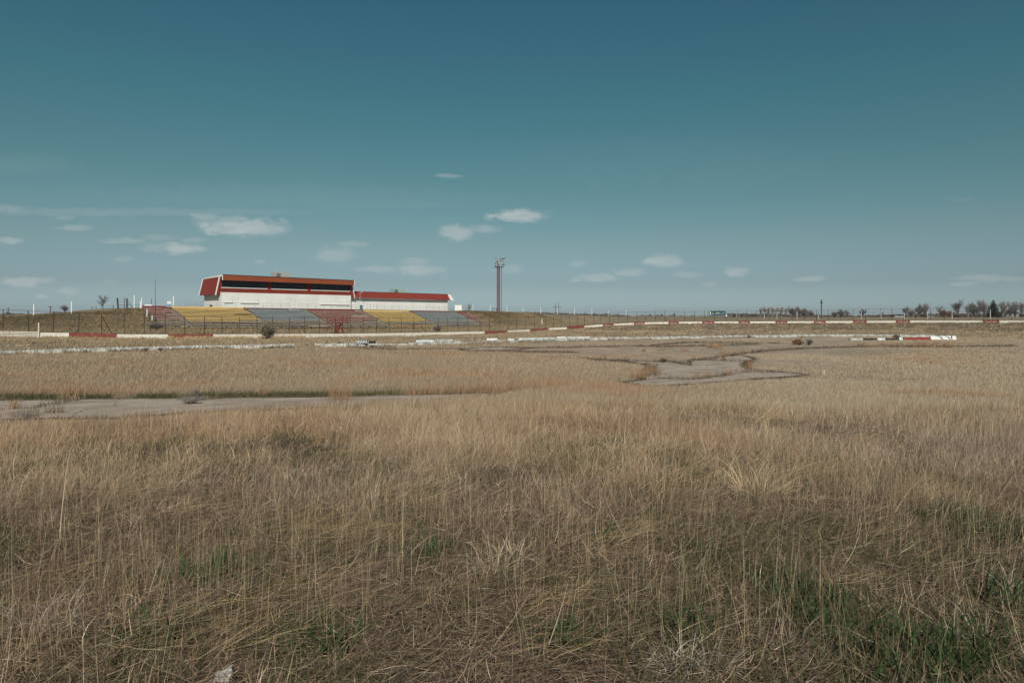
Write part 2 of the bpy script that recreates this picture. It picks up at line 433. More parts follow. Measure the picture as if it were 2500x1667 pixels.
def make_terrain():
    r = [0.0, .6]
    while r[-1] < 58: r.append(r[-1] * 1.04 + .02)
    while r[-1] < 250: r.append(r[-1] + 1.0)
    while r[-1] < 9000: r.append(r[-1] * 1.07)
    r = np.array(r)
    a = np.concatenate([np.arange(35, 145, .33), np.arange(145, 395, 4.0)]); a = np.radians(a)
    nr, na = len(r), len(a)
    X = (r[1:, None] * np.cos(a)[None]).ravel(); Y = (r[1:, None] * np.sin(a)[None]).ravel()
    X = np.append(X, 0); Y = np.append(Y, 0)
    Z = zt(X, Y)
    V = np.stack([X, Y, Z], 1).astype(np.float32)
    idx = np.arange((nr - 1) * na).reshape(nr - 1, na)
    nx = np.roll(idx, -1, 1)
    quads = np.stack([idx[:-1], idx[1:], nx[1:], nx[:-1]], -1).reshape(-1, 4)
    tri = np.stack([np.full(na, len(X) - 1), idx[0], nx[0]], -1)
    loops = np.concatenate([quads.ravel(), tri.ravel()]).astype(np.int32)
    starts = np.concatenate([np.arange(len(quads)) * 4, len(quads) * 4 + np.arange(na) * 3]).astype(np.int32)
    me = bpy.data.meshes.new('ground')
    me.vertices.add(len(V)); me.vertices.foreach_set('co', V.ravel())
    me.loops.add(len(loops)); me.loops.foreach_set('vertex_index', loops)
    me.polygons.add(len(starts)); me.polygons.foreach_set('loop_start', starts)
    me.polygons.foreach_set('use_smooth', np.ones(len(starts), bool))
    me.update(calc_edges=True)
    C = zone_colour(X, Y)
    e = near_edge(X, Y)
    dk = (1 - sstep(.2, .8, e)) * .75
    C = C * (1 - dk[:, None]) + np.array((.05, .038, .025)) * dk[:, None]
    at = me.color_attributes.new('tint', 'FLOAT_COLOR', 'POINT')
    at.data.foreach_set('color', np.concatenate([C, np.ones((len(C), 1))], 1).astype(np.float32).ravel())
    m, nt, b = new_mat('grassland_soil'); L = nt.links.new
    an = nd(nt, 'ShaderNodeAttribute', attribute_name='tint')
    g = nd(nt, 'ShaderNodeNewGeometry')
    n1 = nd(nt, 'ShaderNodeTexNoise', i_Scale=9.0, i_Detail=9.0, i_Roughness=.75); L(g.outputs['Position'], n1.inputs[0])
    n2 = nd(nt, 'ShaderNodeTexNoise', i_Scale=.55, i_Detail=8.0, i_Roughness=.7); L(g.outputs['Position'], n2.inputs[0])
    mr = nd(nt, 'ShaderNodeMapRange'); mr.inputs[1].default_value = .28; mr.inputs[2].default_value = .72; mr.inputs[3].default_value = .55; mr.inputs[4].default_value = 1.4
    L(n1.outputs[0], mr.inputs[0])
    mr2 = nd(nt, 'ShaderNodeMapRange'); mr2.inputs[1].default_value = .3; mr2.inputs[2].default_value = .7; mr2.inputs[3].default_value = .72; mr2.inputs[4].default_value = 1.28
    L(n2.outputs[0], mr2.inputs[0])
    mu = nd(nt, 'ShaderNodeMath', operation='MULTIPLY'); L(mr.outputs[0], mu.inputs[0]); L(mr2.outputs[0], mu.inputs[1])
    hs = nd(nt, 'ShaderNodeHueSaturation'); L(an.outputs['Color'], hs.inputs['Color']); L(mu.outputs[0], hs.inputs['Value'])
    L(hs.outputs[0], b.inputs['Base Color']); b.inputs['Roughness'].default_value = 1.0; b.inputs['Specular IOR Level'].default_value = .05
    bp = nd(nt, 'ShaderNodeBump'); bp.inputs['Strength'].default_value = .9; bp.inputs['Distance'].default_value = .08
    L(n1.outputs[0], bp.inputs['Height']); L(bp.outputs[0], b.inputs['Normal'])
    me.materials.append(m)
    o = bpy.data.objects.new('ground', me); COL.objects.link(o)
    tag(o, 'brown dry ground of the overgrown speedway running to the horizon', 'ground', kind='structure')
make_terrain()

def make_pavement(key, label):
    import bmesh
    poly = PAVW[key]
    bm = bmesh.new()
    f = bm.faces.new([bm.verts.new((x, y, 0)) for x, y in poly])
    step = .8 if key == 'strip' else 1.5
    for ax in (0, 1):
        lo, hi = poly[:, ax].min(), poly[:, ax].max()
        for k in np.arange(lo + step / 2, hi, step):
            co = (k, 0, 0) if ax == 0 else (0, k, 0); no = (1, 0, 0) if ax == 0 else (0, 1, 0)
            bmesh.ops.bisect_plane(bm, geom=bm.verts[:] + bm.edges[:] + bm.faces[:], plane_co=co, plane_no=no)
    bmesh.ops.triangulate(bm, faces=bm.faces[:])
    bm.verts.ensure_lookup_table()
    xs = np.array([v.co.x for v in bm.verts]); ys = np.array([v.co.y for v in bm.verts]); zs = zt(xs, ys) + .022
    for v, z in zip(bm.verts, zs): v.co.z = z
    bmesh.ops.recalc_face_normals(bm, faces=bm.faces[:])
    if sum(f.normal.z for f in bm.faces) < 0: bmesh.ops.reverse_faces(bm, faces=bm.faces[:])
    me = bpy.data.meshes.new('pavement'); bm.to_mesh(me); bm.free()
    me.materials.append(M['asphalt'])
    o = bpy.data.objects.new('pavement', me); COL.objects.link(o)
    tag(o, label, 'pavement', kind='structure')

def asphalt():
    m, nt, b = new_mat('old_bleached_asphalt'); L = nt.links.new
    g = nd(nt, 'ShaderNodeNewGeometry')
    n1 = nd(nt, 'ShaderNodeTexNoise', i_Scale=26.0, i_Detail=8.0, i_Roughness=.8); L(g.outputs['Position'], n1.inputs[0])
    n2 = nd(nt, 'ShaderNodeTexNoise', i_Scale=.7, i_Detail=7.0, i_Roughness=.65); L(g.outputs['Position'], n2.inputs[0])
    cr = nd(nt, 'ShaderNodeValToRGB'); cr.color_ramp.elements[0].position = .32; cr.color_ramp.elements[0].color = (.25, .207, .172, 1)
    cr.color_ramp.elements[1].position = .66; cr.color_ramp.elements[1].color = (.415, .35, .295, 1)
    L(n2.outputs[0], cr.inputs[0])
    mr = nd(nt, 'ShaderNodeMapRange'); mr.inputs[1].default_value = .3; mr.inputs[2].default_value = .7; mr.inputs[3].default_value = .7; mr.inputs[4].default_value = 1.3
    L(n1.outputs[0], mr.inputs[0])
    hs = nd(nt, 'ShaderNodeHueSaturation'); L(cr.outputs[0], hs.inputs['Color']); L(mr.outputs[0], hs.inputs['Value'])
    vo = nd(nt, 'ShaderNodeTexVoronoi', feature='DISTANCE_TO_EDGE'); vo.inputs['Scale'].default_value = .42
    wp = nd(nt, 'ShaderNodeMixRGB', blend_type='LINEAR_LIGHT'); wp.inputs[0].default_value = .25; L(g.outputs['Position'], wp.inputs[1])
    n4 = nd(nt, 'ShaderNodeTexNoise', i_Scale=1.5, i_Detail=5.0); L(g.outputs['Position'], n4.inputs[0]); L(n4.outputs['Color'], wp.inputs[2])
    L(wp.outputs[0], vo.inputs['Vector'])
    mc = nd(nt, 'ShaderNodeMapRange'); mc.inputs[1].default_value = .0; mc.inputs[2].default_value = .016; mc.inputs[3].default_value = .65; mc.inputs[4].default_value = 0.0
    L(vo.outputs['Distance'], mc.inputs[0])
    mx = nd(nt, 'ShaderNodeMixRGB'); L(mc.outputs[0], mx.inputs[0]); L(hs.outputs[0], mx.inputs[1]); mx.inputs[2].default_value = (.06, .048, .036, 1)
    L(mx.outputs[0], b.inputs['Base Color']); b.inputs['Roughness'].default_value = 1.0; b.inputs['Specular IOR Level'].default_value = .0
    bp = nd(nt, 'ShaderNodeBump'); bp.inputs['Strength'].default_value = .5; bp.inputs['Distance'].default_value = .01
    L(n1.outputs[0], bp.inputs['Height']); L(bp.outputs[0], b.inputs['Normal'])
    M['asphalt'] = m
asphalt()
make_pavement('strip', 'long strip of bleached asphalt crossing the grass in front')
make_pavement('patch', 'large cracked asphalt patch in the middle of the field')
make_pavement('far', 'small asphalt remnant near the row of barriers')

# ------------------------------------------------------------------ grass: real blades, one mesh per kind
class Blades:
    def __init__(s): s.parts = []
    def add(s, x, y, H, az, lean, curve, W, C, lift=0.0, levels=3):
        s.parts.append((x, y, H, az, lean, curve, W, C, lift, levels))
    def build(s, name, mat, label, cat='grass'):
        VV, QQ, CC = [], [], []; off = 0
        for x, y, H, az, lean, curve, W, C, lift, Lv in s.parts:
            n = len(x)
            if n == 0: continue
            z0 = zt(x, y) + lift - .02
            t = np.linspace(0, 1, Lv)[None, :]
            ln = np.asarray(lean)[:, None] + np.asarray(curve)[:, None] * t
            hor = H[:, None] * t * np.sin(np.clip(ln, -1.6, 1.6)); ver = H[:, None] * t * np.cos(np.clip(ln, -1.6, 1.6))
            psi = RNG.random(n) * math.pi
            w = W[:, None] * (1 - .82 * t ** 1.6) * .5
            cx = x[:, None] + hor * np.cos(az)[:, None]; cy = y[:, None] + hor * np.sin(az)[:, None]; cz = z0[:, None] + ver
            wx = w * np.cos(psi)[:, None]; wy = w * np.sin(psi)[:, None]
            V = np.empty((n, Lv, 2, 3), np.float32)
            V[:, :, 0, 0] = cx - wx; V[:, :, 0, 1] = cy - wy; V[:, :, 1, 0] = cx + wx; V[:, :, 1, 1] = cy + wy
            V[:, :, 0, 2] = cz; V[:, :, 1, 2] = cz + w * .35
            b = (np.arange(n) * Lv * 2)[:, None] + off
            for k in range(Lv - 1):
                QQ.append(np.concatenate([b + 2 * k, b + 2 * k + 1, b + 2 * k + 3, b + 2 * k + 2], 1))
            VV.append(V.reshape(-1, 3)); off += n * Lv * 2
            CC.append(np.repeat(np.asarray(C, np.float32), Lv * 2, 0))
        V = np.concatenate(VV); Q = np.concatenate(QQ).astype(np.int32); C = np.concatenate(CC)
        me = bpy.data.meshes.new(name)
        me.vertices.add(len(V)); me.vertices.foreach_set('co', V.ravel())
        me.loops.add(Q.size); me.loops.foreach_set('vertex_index', Q.ravel())
        me.polygons.add(len(Q)); me.polygons.foreach_set('loop_start', (np.arange(len(Q)) * 4).astype(np.int32))
        me.update(calc_edges=True)
        at = me.color_attributes.new('tint', 'BYTE_COLOR', 'POINT')
        at.data.foreach_set('color', np.concatenate([np.clip(C, 0, 1), np.ones((len(C), 1), np.float32)], 1).ravel())
        me.materials.append(mat)
        o = bpy.data.objects.new(name, me); COL.objects.link(o)
        tag(o, label, cat, kind='stuff')
        print(name, len(Q), 'quads')
        return o

def wedge(n, d0, d1, p0=-170, p1=2670):
    """n points spread evenly over the ground the photo sees between two distances"""
    d = np.sqrt(RNG.random(n) * (d1 * d1 - d0 * d0) + d0 * d0)
    px = p0 + RNG.random(n) * (p1 - p0)
    return (px - CX) / F * d, d
TAN = np.array((.40, .298, .194)); PALE = np.array((.62, .495, .345)); GREY = np.array((.315, .245, .195)); RUST = np.array((.37, .205, .11))
GOLD = np.array((.365, .256, .15)); DARK = np.array((.085, .062, .04)); GREEN = np.array((.070, .086, .038)); OLIVE = np.array((.14, .125, .052))
def tone(c, n, v=.25):
    k = (1 + (RNG.random(n) - .5) * 2 * v)[:, None]
    return np.clip(c * k * (1 + (RNG.random((n, 3)) - .5) * .12), 0, 1)
def grass_colour(x, y):
    """dry meadow colour, drifting between straw, gold, rust and grey"""
    n = len(x)
    a = fbm(x, y, 5.5, 1)[:, None]; b = fbm(x, y, 3.0, 4)[:, None]; c = fbm(x, y, 14.0, 6)[:, None]
    col = lerp(TAN, GOLD, np.clip(a * 3 - 1.1, 0, 1))
    col = lerp(col, GREY, np.clip(b * 3.2 - 1.5, 0, .85))
    col = lerp(col, RUST, np.clip((1 - a) * 3.4 - 2.1, 0, .45))
    col = col * (.72 + .56 * fbm(x, y, 1.7, 0))[:, None]
    px = CX + F * x / y
    col = lerp(col, GREY, (sstep(1400, 2300, px) * sstep(30, 9, y) * .55)[:, None])
    # close by, weathered greyer, browner straw; vignette darkening is put into the colour too
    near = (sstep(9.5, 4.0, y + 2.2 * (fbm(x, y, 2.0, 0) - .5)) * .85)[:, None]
    col = lerp(col, lerp(np.array((.335, .228, .125)), np.array((.265, .192, .138)), b), near)
    pick = RNG.random(n)
    col = np.where((pick < .14 + .08 * near[:, 0])[:, None], PALE, col)
    col = np.where((pick > .90 - .14 * near[:, 0])[:, None], DARK * 1.15, col)
    col = col * (1 - .12 * near * sstep(1300, 2300, px)[:, None])  # vignette painted into the straw, deepest at the near right
    col = np.where(((pick > .85) & (pick < .90))[:, None], RUST, col)
    return tone(col, n, .5)

meadow = Blades(); green = Blades(); rust = Blades(); bank = Blades()
def tallness(x, y):
    """0 where the meadow is thin and low, 1 where it stands thick"""
    px = CX + F * x / y
    t = .66 + 1.9 * (fbm(x, y, 2.2, 2) - .5) + 1.0 * (fbm(x, y, .7, 5) - .5)
    near = sstep(4.2, 9.0, y + 2.4 * (fbm(x, y, 1.6, 7) - .5))
    left = sstep(900, 100, px)
    right = sstep(1700, 2400, px)
    lo = .14 + .52 * left + .10 * right
    return np.clip(t * lerp(lo, 1.0, near), .03, 1.2)
def cull(x, y, *a):
    k = ~paved(x, y)
    return (x[k], y[k]) + tuple(q[k] for q in a)

# foreground: the meadow grows in clumps, each with its own height, lean and colour; mats of it lie flat
def lodged(x, y):
    """direction the stems were blown to, and how far"""
    az = (fbm(x, y, 2.2, 3) - .5) * 5.0 + .25
    return az, np.clip(fbm(x, y, 1.2, 6) * 3.4 - 1.25, 0, 1)
def clumps(nc, per, d0, d1, hmul, rad, wmin, levels, dens=1.0):
    cx, cy = wedge(nc, d0, d1); T = tallness(cx, cy)
    k = RNG.random(nc) < np.clip(T * 1.3 * dens, .10, 1); cx, cy, T = cx[k], cy[k], T[k]; nc = len(cx)
    ch = (.40 + .75 * T) * (.45 + .9 * RNG.random(nc)); caz, clo = lodged(cx, cy); caz = caz + RNG.normal(0, .8, nc)
    clean = np.where(RNG.random(nc) < clo * .9, .8 + .6 * RNG.random(nc), np.abs(RNG.normal(.16, .22, nc)))
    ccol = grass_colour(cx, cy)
    i = np.repeat(np.arange(nc), per); n = len(i)
    off = RNG.normal(0, 1, (n, 2)) * (rad * (.5 + RNG.random(nc)))[i][:, None]
    x = cx[i] + off[:, 0]; y = np.maximum(cy[i] + off[:, 1], 2.2)
    keep = ~paved(x, y); i, x, y, off = i[keep], x[keep], y[keep], off[keep]; n = len(i)
    out = np.arctan2(off[:, 1], off[:, 0]); pick = RNG.random(n)
    az = np.where(pick < .55, caz[i] + RNG.normal(0, .45, n), np.where(pick < .8, out, RNG.random(n) * 6.28))
    lean = np.clip(clean[i] + RNG.normal(0, .34, n), -.6, 1.5)
    leaf = RNG.random(n) < .55                                    # curled dead leaves between the stems
    curve = np.where(leaf, np.abs(RNG.normal(.9, .6, n)), RNG.normal(.08, .2, n))
    H = hmul * ch[i] * np.where(leaf, .35 + .45 * RNG.random(n), .55 + .6 * RNG.random(n))
    asp = near_edge(x, y); H = H * np.where(y > 9, lerp(.22, 1.0, sstep(.1, 3.6, asp)), 1.0)
    W = np.maximum(wmin, .00042 * y) * np.where(leaf, .9 + .9 * RNG.random(n), .5 + .5 * RNG.random(n))
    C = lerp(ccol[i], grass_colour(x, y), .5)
    C = np.where(leaf[:, None], C * (.8 + .5 * RNG.random(n))[:, None], C)
    meadow.add(x, y, H, az, lean, curve, W, np.clip(C, 0, 1), RNG.random(n) * .03, levels)
clumps(5600, 15, 2.4, 6.6, .34, .06, .0028, 4, .55)
clumps(9800, 18, 6.0, 11, .40, .09, .0032, 4, .78)
clumps(15500, 16, 10.4, 17.6, .34, .13, .0042, 3, .85)
# taller single stems
def stems(n, d0, d1, h):
    x, y = wedge(n, d0, d1)
    k = fbm(x, y, 2.0, 4) + .5 * fbm(x, y, .5, 1) > .72
    x, y = cull(x[k], y[k]); n = len(x); asp = near_edge(x, y)
    H = h * (.45 + .65 * RNG.random(n)) * np.where(y > 9, lerp(.35, 1.0, sstep(.1, 2.6, asp)), 1); az = RNG.normal(.2, 1.5, n)
    C = tone(np.where((RNG.random(n) < .5)[:, None], np.array((.46, .37, .24)), np.array((.22, .15, .095))), n)
    meadow.add(x, y, H, az, np.abs(RNG.normal(.02, .10, n)), RNG.normal(.0, .16, n), np.maximum(.0019, .00028 * y) * (.6 + .5 * RNG.random(n)), C, 0, 4)
stems(6500, 3.2, 7, .52); stems(8000, 7, 17, .46)
# fallen straw and litter
def litter(n, d0, d1):
    x, y = wedge(n, d0, d1); x, y = cull(x, y); n = len(x)
    az0, lo = lodged(x, y)
    az = np.where(RNG.random(n) < .4, az0 + RNG.normal(0, .4, n), RNG.random(n) * 6.28)
    C = tone(np.where((RNG.random(n) < .17)[:, None], TAN * .9, np.where((RNG.random(n) < .62)[:, None], np.array((.205, .145, .105)), np.where((RNG.random(n) < .82)[:, None], DARK * .9, PALE))), n, .4)
    meadow.add(x, y, .035 + .22 * RNG.random(n) ** 2.2, az, np.full(n, 1.25) + RNG.random(n) * .3, RNG.normal(0, .35, n), np.maximum(.0029, .0005 * y) * (.5 + .9 * RNG.random(n)), C, RNG.random(n) ** 2 * .10, 3)
litter(230000, 2.3, 6.9); litter(90000, 6.9, 14)
# a few long pale straws thrown over everything
def straws(n, d0, d1):
    x, y = wedge(n, d0, d1); x, y = cull(x, y); n = len(x)
    meadow.add(x, y, .2 + .3 * RNG.random(n), RNG.normal(.1, 1.1, n), .55 + .8 * RNG.random(n), RNG.normal(.15, .4, n), np.maximum(.0028, .0004 * y) * (.7 + .5 * RNG.random(n)), tone(PALE * .85, n, .25), .03 + .12 * RNG.random(n), 4)
straws(170, 2.6, 6.5); straws(600, 6.5, 15)
# swaths of straw pressed flat, and bleached bunches, where the photo shows them
def swath(px, py, length, az, n, width=.16, col=None, tilt=1.3):
    n = int(n * .65); length *= .8
    q = on_ground(px, py); dirv = np.array((math.cos(az), math.sin(az))); sd = np.array((-dirv[1], dirv[0]))
    o_ = RNG.normal(0, 1, (n, 2)); x = q[0] + dirv[0] * o_[:, 0] * length * .35 + sd[0] * o_[:, 1] * width; y = q[1] + dirv[1] * o_[:, 0] * length * .35 + sd[1] * o_[:, 1] * width
    C = tone(col if col is not None else np.where((RNG.random(n) < .6)[:, None], np.array((.46, .345, .20)), np.array((.35, .24, .125))), n, .35)
    meadow.add(x, np.maximum(y, 2.2), length * (.5 + .6 * RNG.random(n)), az + RNG.normal(0, .17, n), tilt + RNG.normal(0, .14, n), RNG.normal(.12, .2, n), np.maximum(.0021, .0004 * y) * (.6 + .7 * RNG.random(n)), C, .02 + .16 * RNG.random(n), 4)
for a in ((820, 1340, .75, .15, 190), (640, 1345, .6, .1, 120), (720, 1490, .6, .35, 120), (560, 1620, .55, .3, 120), (330, 1590, .55, .25, 120), (120, 1480, .6, .1, 110), (1500, 1340, .6, .35, 150), (1440, 1390, .5, .3, 90), (1700, 1195, .9, .1, 130), (1560, 1120, .9, .2, 140), (1950, 1180, .7, .15, 120), (1010, 1180, .9, .5, 170),
          (980, 1240, .8, .25, 150), (1330, 1490, .5, .0, 90), (1100, 1160, .9, .8, 120), (860, 1130, 1.0, .3, 140), (300, 1240, .8, .5, 140), (470, 1290, .7, .2, 130), (1850, 1040, 1.2, .3, 160), (2050, 1100, 1.0, .2, 150), (2230, 1250, .7, .3, 110), (1280, 1620, .5, .35, 80), (2150, 1360, .5, .2, 70), (2060, 1480, .4, .0, 60)):
    swath(*a)
def bunch(px, py, n, h, rad, col, curl=.9):
    q = on_ground(px, py); t = RNG.random(n) * 6.28; r = rad * np.sqrt(RNG.random(n)); x = q[0] + r * np.cos(t); y = q[1] + r * np.sin(t)
    meadow.add(x, y, h * (.4 + .7 * RNG.random(n)), t + RNG.normal(0, .7, n), np.abs(RNG.normal(.3, .3, n)), np.abs(RNG.normal(curl, .5, n)), .0044 * (.6 + .8 * RNG.random(n)), tone(np.array(col), n, .35), 0, 5)
for a in ((1200, 1395, 110, .30, .12, (.56, .45, .34)), (1245, 1385, 60, .28, .09, (.55, .44, .32)), (1840, 1215, 150, .5, .16, (.60, .46, .30)), (1870, 1225, 90, .42, .14, (.56, .42, .27)), (1655, 1640, 80, .22, .09, (.50, .44, .38)), (1740, 1645, 60, .2, .07, (.52, .46, .40)), (1930, 1600, 70, .22, .1, (.44, .37, .31)), (2470, 1470, 80, .25, .1, (.46, .40, .35)),
          (90, 1540, 90, .25, .12, (.46, .39, .33)), (150, 1530, 60, .22, .1, (.44, .38, .33)), (1500, 1110, 110, .5, .2, (.56, .45, .32)), (1040, 1100, 120, .55, .2, (.60, .47, .31)), (1150, 1075, 110, .55, .2, (.58, .45, .29)), (2400, 1580, 60, .2, .1, (.45, .39, .34)), (700, 1060, 90, .5, .2, (.50, .33, .19)), (880, 1080, 100, .55, .2, (.50, .33, .19))):
    bunch(*a)
# dark woody weed stalks standing or arching above the straw
def stalk(px, py, h, az, lean, curve, w=.006, col=(.07, .045, .035)):
    q = on_ground(px, py); one = lambda v: np.array([float(v)])
    meadow.add(one(q[0]), one(q[1]), one(h), one(az), one(lean), one(curve), one(w), np.array([col]), 0, 7)
for a in ((2210, 1260, .75, .0, .35, 1.0), (2190, 1290, .6, .3, .5, .7), (1800, 1420, .75, .2, .25, .15), (1840, 1400, .6, -.1, .1, .1), (2120, 1330, .55, 2.8, .6, .4), (1900, 1480, .6, .5, .2, .2), (555, 1330, .75, 0, .0, .05, .006, (.16, .11, .08)), (275, 1330, .7, .5, .05, .1, .006, (.2, .14, .1)), (845, 1120, .75, .2, .05, .1, .008), (565, 1230, .6, .1, .0, .1), (1190, 1120, .8, 2.6, .1, .2, .006), (1130, 1250, .6, 1., .0, .05, .005),
          (145, 1320, .72, .3, .05, .05, .006, (.56, .45, .31)), (1560, 1470, .6, .4, .2, .1), (1720, 1500, .55, .4, .15, .2), (2330, 1180, .7, .3, .2, .2), (2420, 1240, .7, -.3, .3, .3), (960, 1330, .6, .2, .05, .1, .005, (.2, .13, .09)), (1075, 1480, .5, .2, .02, .08, .005, (.24, .16, .1)), (1240, 1540, .5, .1, .03, .1, .005, (.24, .16, .1))):
    stalk(*a)
# fresh green coming up below
def fresh(n, d0, d1, h, thr, sc_=1.0, wide=.006):
    x, y = wedge(n, d0, d1); px = CX + F * x / y
    g = .5 + .7 * (fbm(x, y, 1.1, 5) - .5) + .9 * (fbm(x, y, .35, 1) - .5) + .23 * sstep(1300, 2300, px) * sstep(8.5, 3.8, y) - .03 * sstep(600, 0, px) + .07 * sstep(8, 3.5, y)
    k = g > thr + .12 * RNG.random(n); x, y = cull(x[k], y[k]); n = len(x)
    C = tone(np.where((RNG.random(n) < .45)[:, None], GREEN, OLIVE), n, .35)
    green.add(x, y, h * (.4 + RNG.random(n)), RNG.random(n) * 6.28, np.abs(RNG.normal(.25, .25, n)), np.abs(RNG.normal(.25, .3, n)), np.maximum(wide, .0006 * y) * (.6 + .8 * RNG.random(n)), C, 0, 4)
fresh(190000, 2.4, 11.0, .12, .56)
# broad dark weeds low at the right
def weeds(cx, cy, rad, n, h):
    r = rad * np.sqrt(RNG.random(n)); t = RNG.random(n) * 6.28
    x = cx + r * np.cos(t); y = cy + r * np.sin(t)
    C = tone(np.array((.05, .085, .03)), n, .4)
    green.add(x, y, h * (.4 + .8 * RNG.random(n)), RNG.random(n) * 6.28, np.abs(RNG.normal(.5, .3, n)), np.abs(RNG.normal(.4, .3, n)), .013 * (.5 + RNG.random(n)), C, 0, 4)
for px, py, rad, n in ((1990, 1500, .22, 260), (2070, 1560, .25, 300), (2440, 1330, .28, 380), (2330, 1280, .3, 260), (1720, 1370, .16, 160), (2300, 1620, .2, 240), (1680, 1560, .12, 120), (2200, 1640, .3, 300), (2480, 1500, .2, 200), (1900, 1450, .2, 170),
                       (520, 1420, .2, 150), (1060, 1370, .16, 110), (330, 1600, .2, 160), (780, 1600, .18, 140), (1380, 1600, .1, 90), (1480, 1330, .13, 90), (2420, 1620, .25, 260)):
    q = on_ground(px, py); weeds(q[0], q[1], rad, n, .2)

# middle field: short, dense, 16 to 75 m
_tp = np.array([on_ground(px, np.interp(px, [-240, 0, 450, 850, 1215], [985, 978.5, 974, 969.5, 961.5])) for px in range(-240, 1230, 15)])
def turf_edge(x, y):
    """how far behind the far edge of the asphalt strip a point lies"""
    b = np.arctan2(x, y); tb = np.arctan2(_tp[:, 0], _tp[:, 1])
    return np.where(b < tb[-1], np.hypot(x, y) - np.interp(b, tb, np.hypot(_tp[:, 0], _tp[:, 1])), 99.0)
def field(n, d0, d1, h, levels, wk):
    x, y = wedge(n, d0, d1); px = CX + F * x / y
    inside = y < inner_d(px) + 1.0
    T = fbm(x, y, 7.0, 2) * .8 + .45 * fbm(x, y, 1.3, 5)
    k = inside & (RNG.random(n) < np.clip(T * 1.35, .3, 1)); x, y, T = cull(x[k], y[k], T[k]); n = len(x); px = CX + F * x / y
    asp = near_edge(x, y)
    rightlow = .6 + .4 * sstep(1750, 1300, px)      # the right field is shorter
    worn = sstep(1150, 1350, px) * sstep(2250, 2050, px) * sstep(34, 44, y) * sstep(.30, .5, fbm(x, y, 5.0, 1))
    thin = RNG.random(n) > worn * .5; x, y, T, px, asp, rightlow, worn = (q[thin] for q in (x, y, T, px, asp, rightlow, worn)); n = len(x)
    rightlow = rightlow * (1 - .5 * worn)
    H = h * rightlow * (.4 + .8 * T) * (.5 + .7 * RNG.random(n)) * lerp(.45, 1, sstep(.1, 1.2, asp))
    col = lerp(np.array((.315, .238, .172)), np.array((.375, .285, .198)), fbm(x, y, 9.0, 6)[:, None])
    col = lerp(col, np.array((.42, .345, .255)), (sstep(1500, 2000, px) * .75)[:, None])
    col = lerp(col, RUST, np.clip(fbm(x, y, 4.5, 1) * 4 - 2.35, 0, .55)[:, None])
    pick = RNG.random(n)
    col = np.where((pick < .10)[:, None], PALE * .85, col)
    col = np.where((pick > np.where(y < 26, .94, .975))[:, None], DARK * 2.2, col)
    te = turf_edge(x, y); gb = ((te > -.1) & (te < 2.6)) * sstep(2.3, 1.1, te + .9 * (fbm(x, y, 1.5, 2) - .5)) * sstep(.22, .4, fbm(x, y, 2.6, 7)); H = H * (1 - .5 * gb)
    col = lerp(col, np.where((RNG.random(n) < .55)[:, None], np.array((.065, .078, .032)), np.array((.15, .135, .06))), (gb * .85)[:, None])
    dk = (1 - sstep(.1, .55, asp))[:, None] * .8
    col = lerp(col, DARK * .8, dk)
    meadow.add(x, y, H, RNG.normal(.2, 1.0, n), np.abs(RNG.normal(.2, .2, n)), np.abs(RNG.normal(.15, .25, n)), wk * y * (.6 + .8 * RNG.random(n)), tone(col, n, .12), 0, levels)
field(330000, 16.5, 30, .33, 3, .00040)
field(340000, 30, 52, .28, 3, .00044)
field(330000, 52, 100, .21, 2, .00048)

# the dark fringe where turf meets asphalt, weeds in the cracks
def fringe(line, per_m, h, col, spread=.12, wide=.008, hi=0):
    seg = np.diff(line, axis=0); ln = np.hypot(seg[:, 0], seg[:, 1]); n = int(ln.sum() * per_m)
    i = RNG.choice(len(seg), n, p=ln / ln.sum()); f = RNG.random(n)[:, None]
    p = line[i] + seg[i] * f + RNG.normal(0, spread, (n, 2))
    x, y = p[:, 0], p[:, 1]
    keep = fbm(x, y, 1.4, 3) > .34; x, y = x[keep], y[keep]; n = len(x)
    meadow.add(x, y, h * (.3 + RNG.random(n)), RNG.random(n) * 6.28, np.abs(RNG.normal(.3, .3, n)), np.abs(RNG.normal(.2, .3, n)), np.maximum(wide, .0007 * y) * (.6 + .8 * RNG.random(n)), tone(col, n, .4), 0, 3)
for k_, pl in PAVW.items():
    fringe(np.vstack([pl, pl[:1]]), 80, .12, DARK * 1.0, .1)
for c in CRW:
    fringe(c, 115, .15, DARK * 1.15, .13)
    fringe(c, 40, .30, GREY * .8, .22)
# green turf edge behind the strip
_gx, _gy = [], []
for px in np.arange(-150, 1260, 1.5):
    for k in range(26):
        if vnoise(px, 0, 60, 2) > .2:
            q = (px + RNG.normal(0, 3), np.interp(px, [-150, 0, 450, 850, 1215], [981, 976, 971.5, 967, 960]) - RNG.random() ** 1.5 * 16)
            _gx.append(q[0]); _gy.append(q[1])
def px_ground(pxs, pys, d0, d1):
    d = np.linspace(d0, d1, 90)[None]; pxs = np.array(pxs)[:, None]; pys = np.array(pys)[:, None]
    X = (pxs - CX) / F * d; Y = np.broadcast_to(d, X.shape)
    h = CAMZ - (pys - HY) / F * d - zt(X.ravel(), Y.ravel()).reshape(X.shape)
    i = np.argmax(h < 0, 1); r_ = np.arange(len(i))
    return X[r_, i], Y[r_, i]
gx, gy = px_ground(_gx, _gy, 14, 32)
gn = len(gx)
green.add(gx, gy, .14 * (.4 + RNG.random(gn)), RNG.random(gn) * 6.28, np.abs(RNG.normal(.2, .2, gn)), np.abs(RNG.normal(.2, .3, gn)), .014 * (.6 + .8 * RNG.random(gn)), tone(np.where((RNG.random(gn) < .6)[:, None], np.array((.055, .070, .028)), OLIVE * .75), gn, .45), 0, 3)

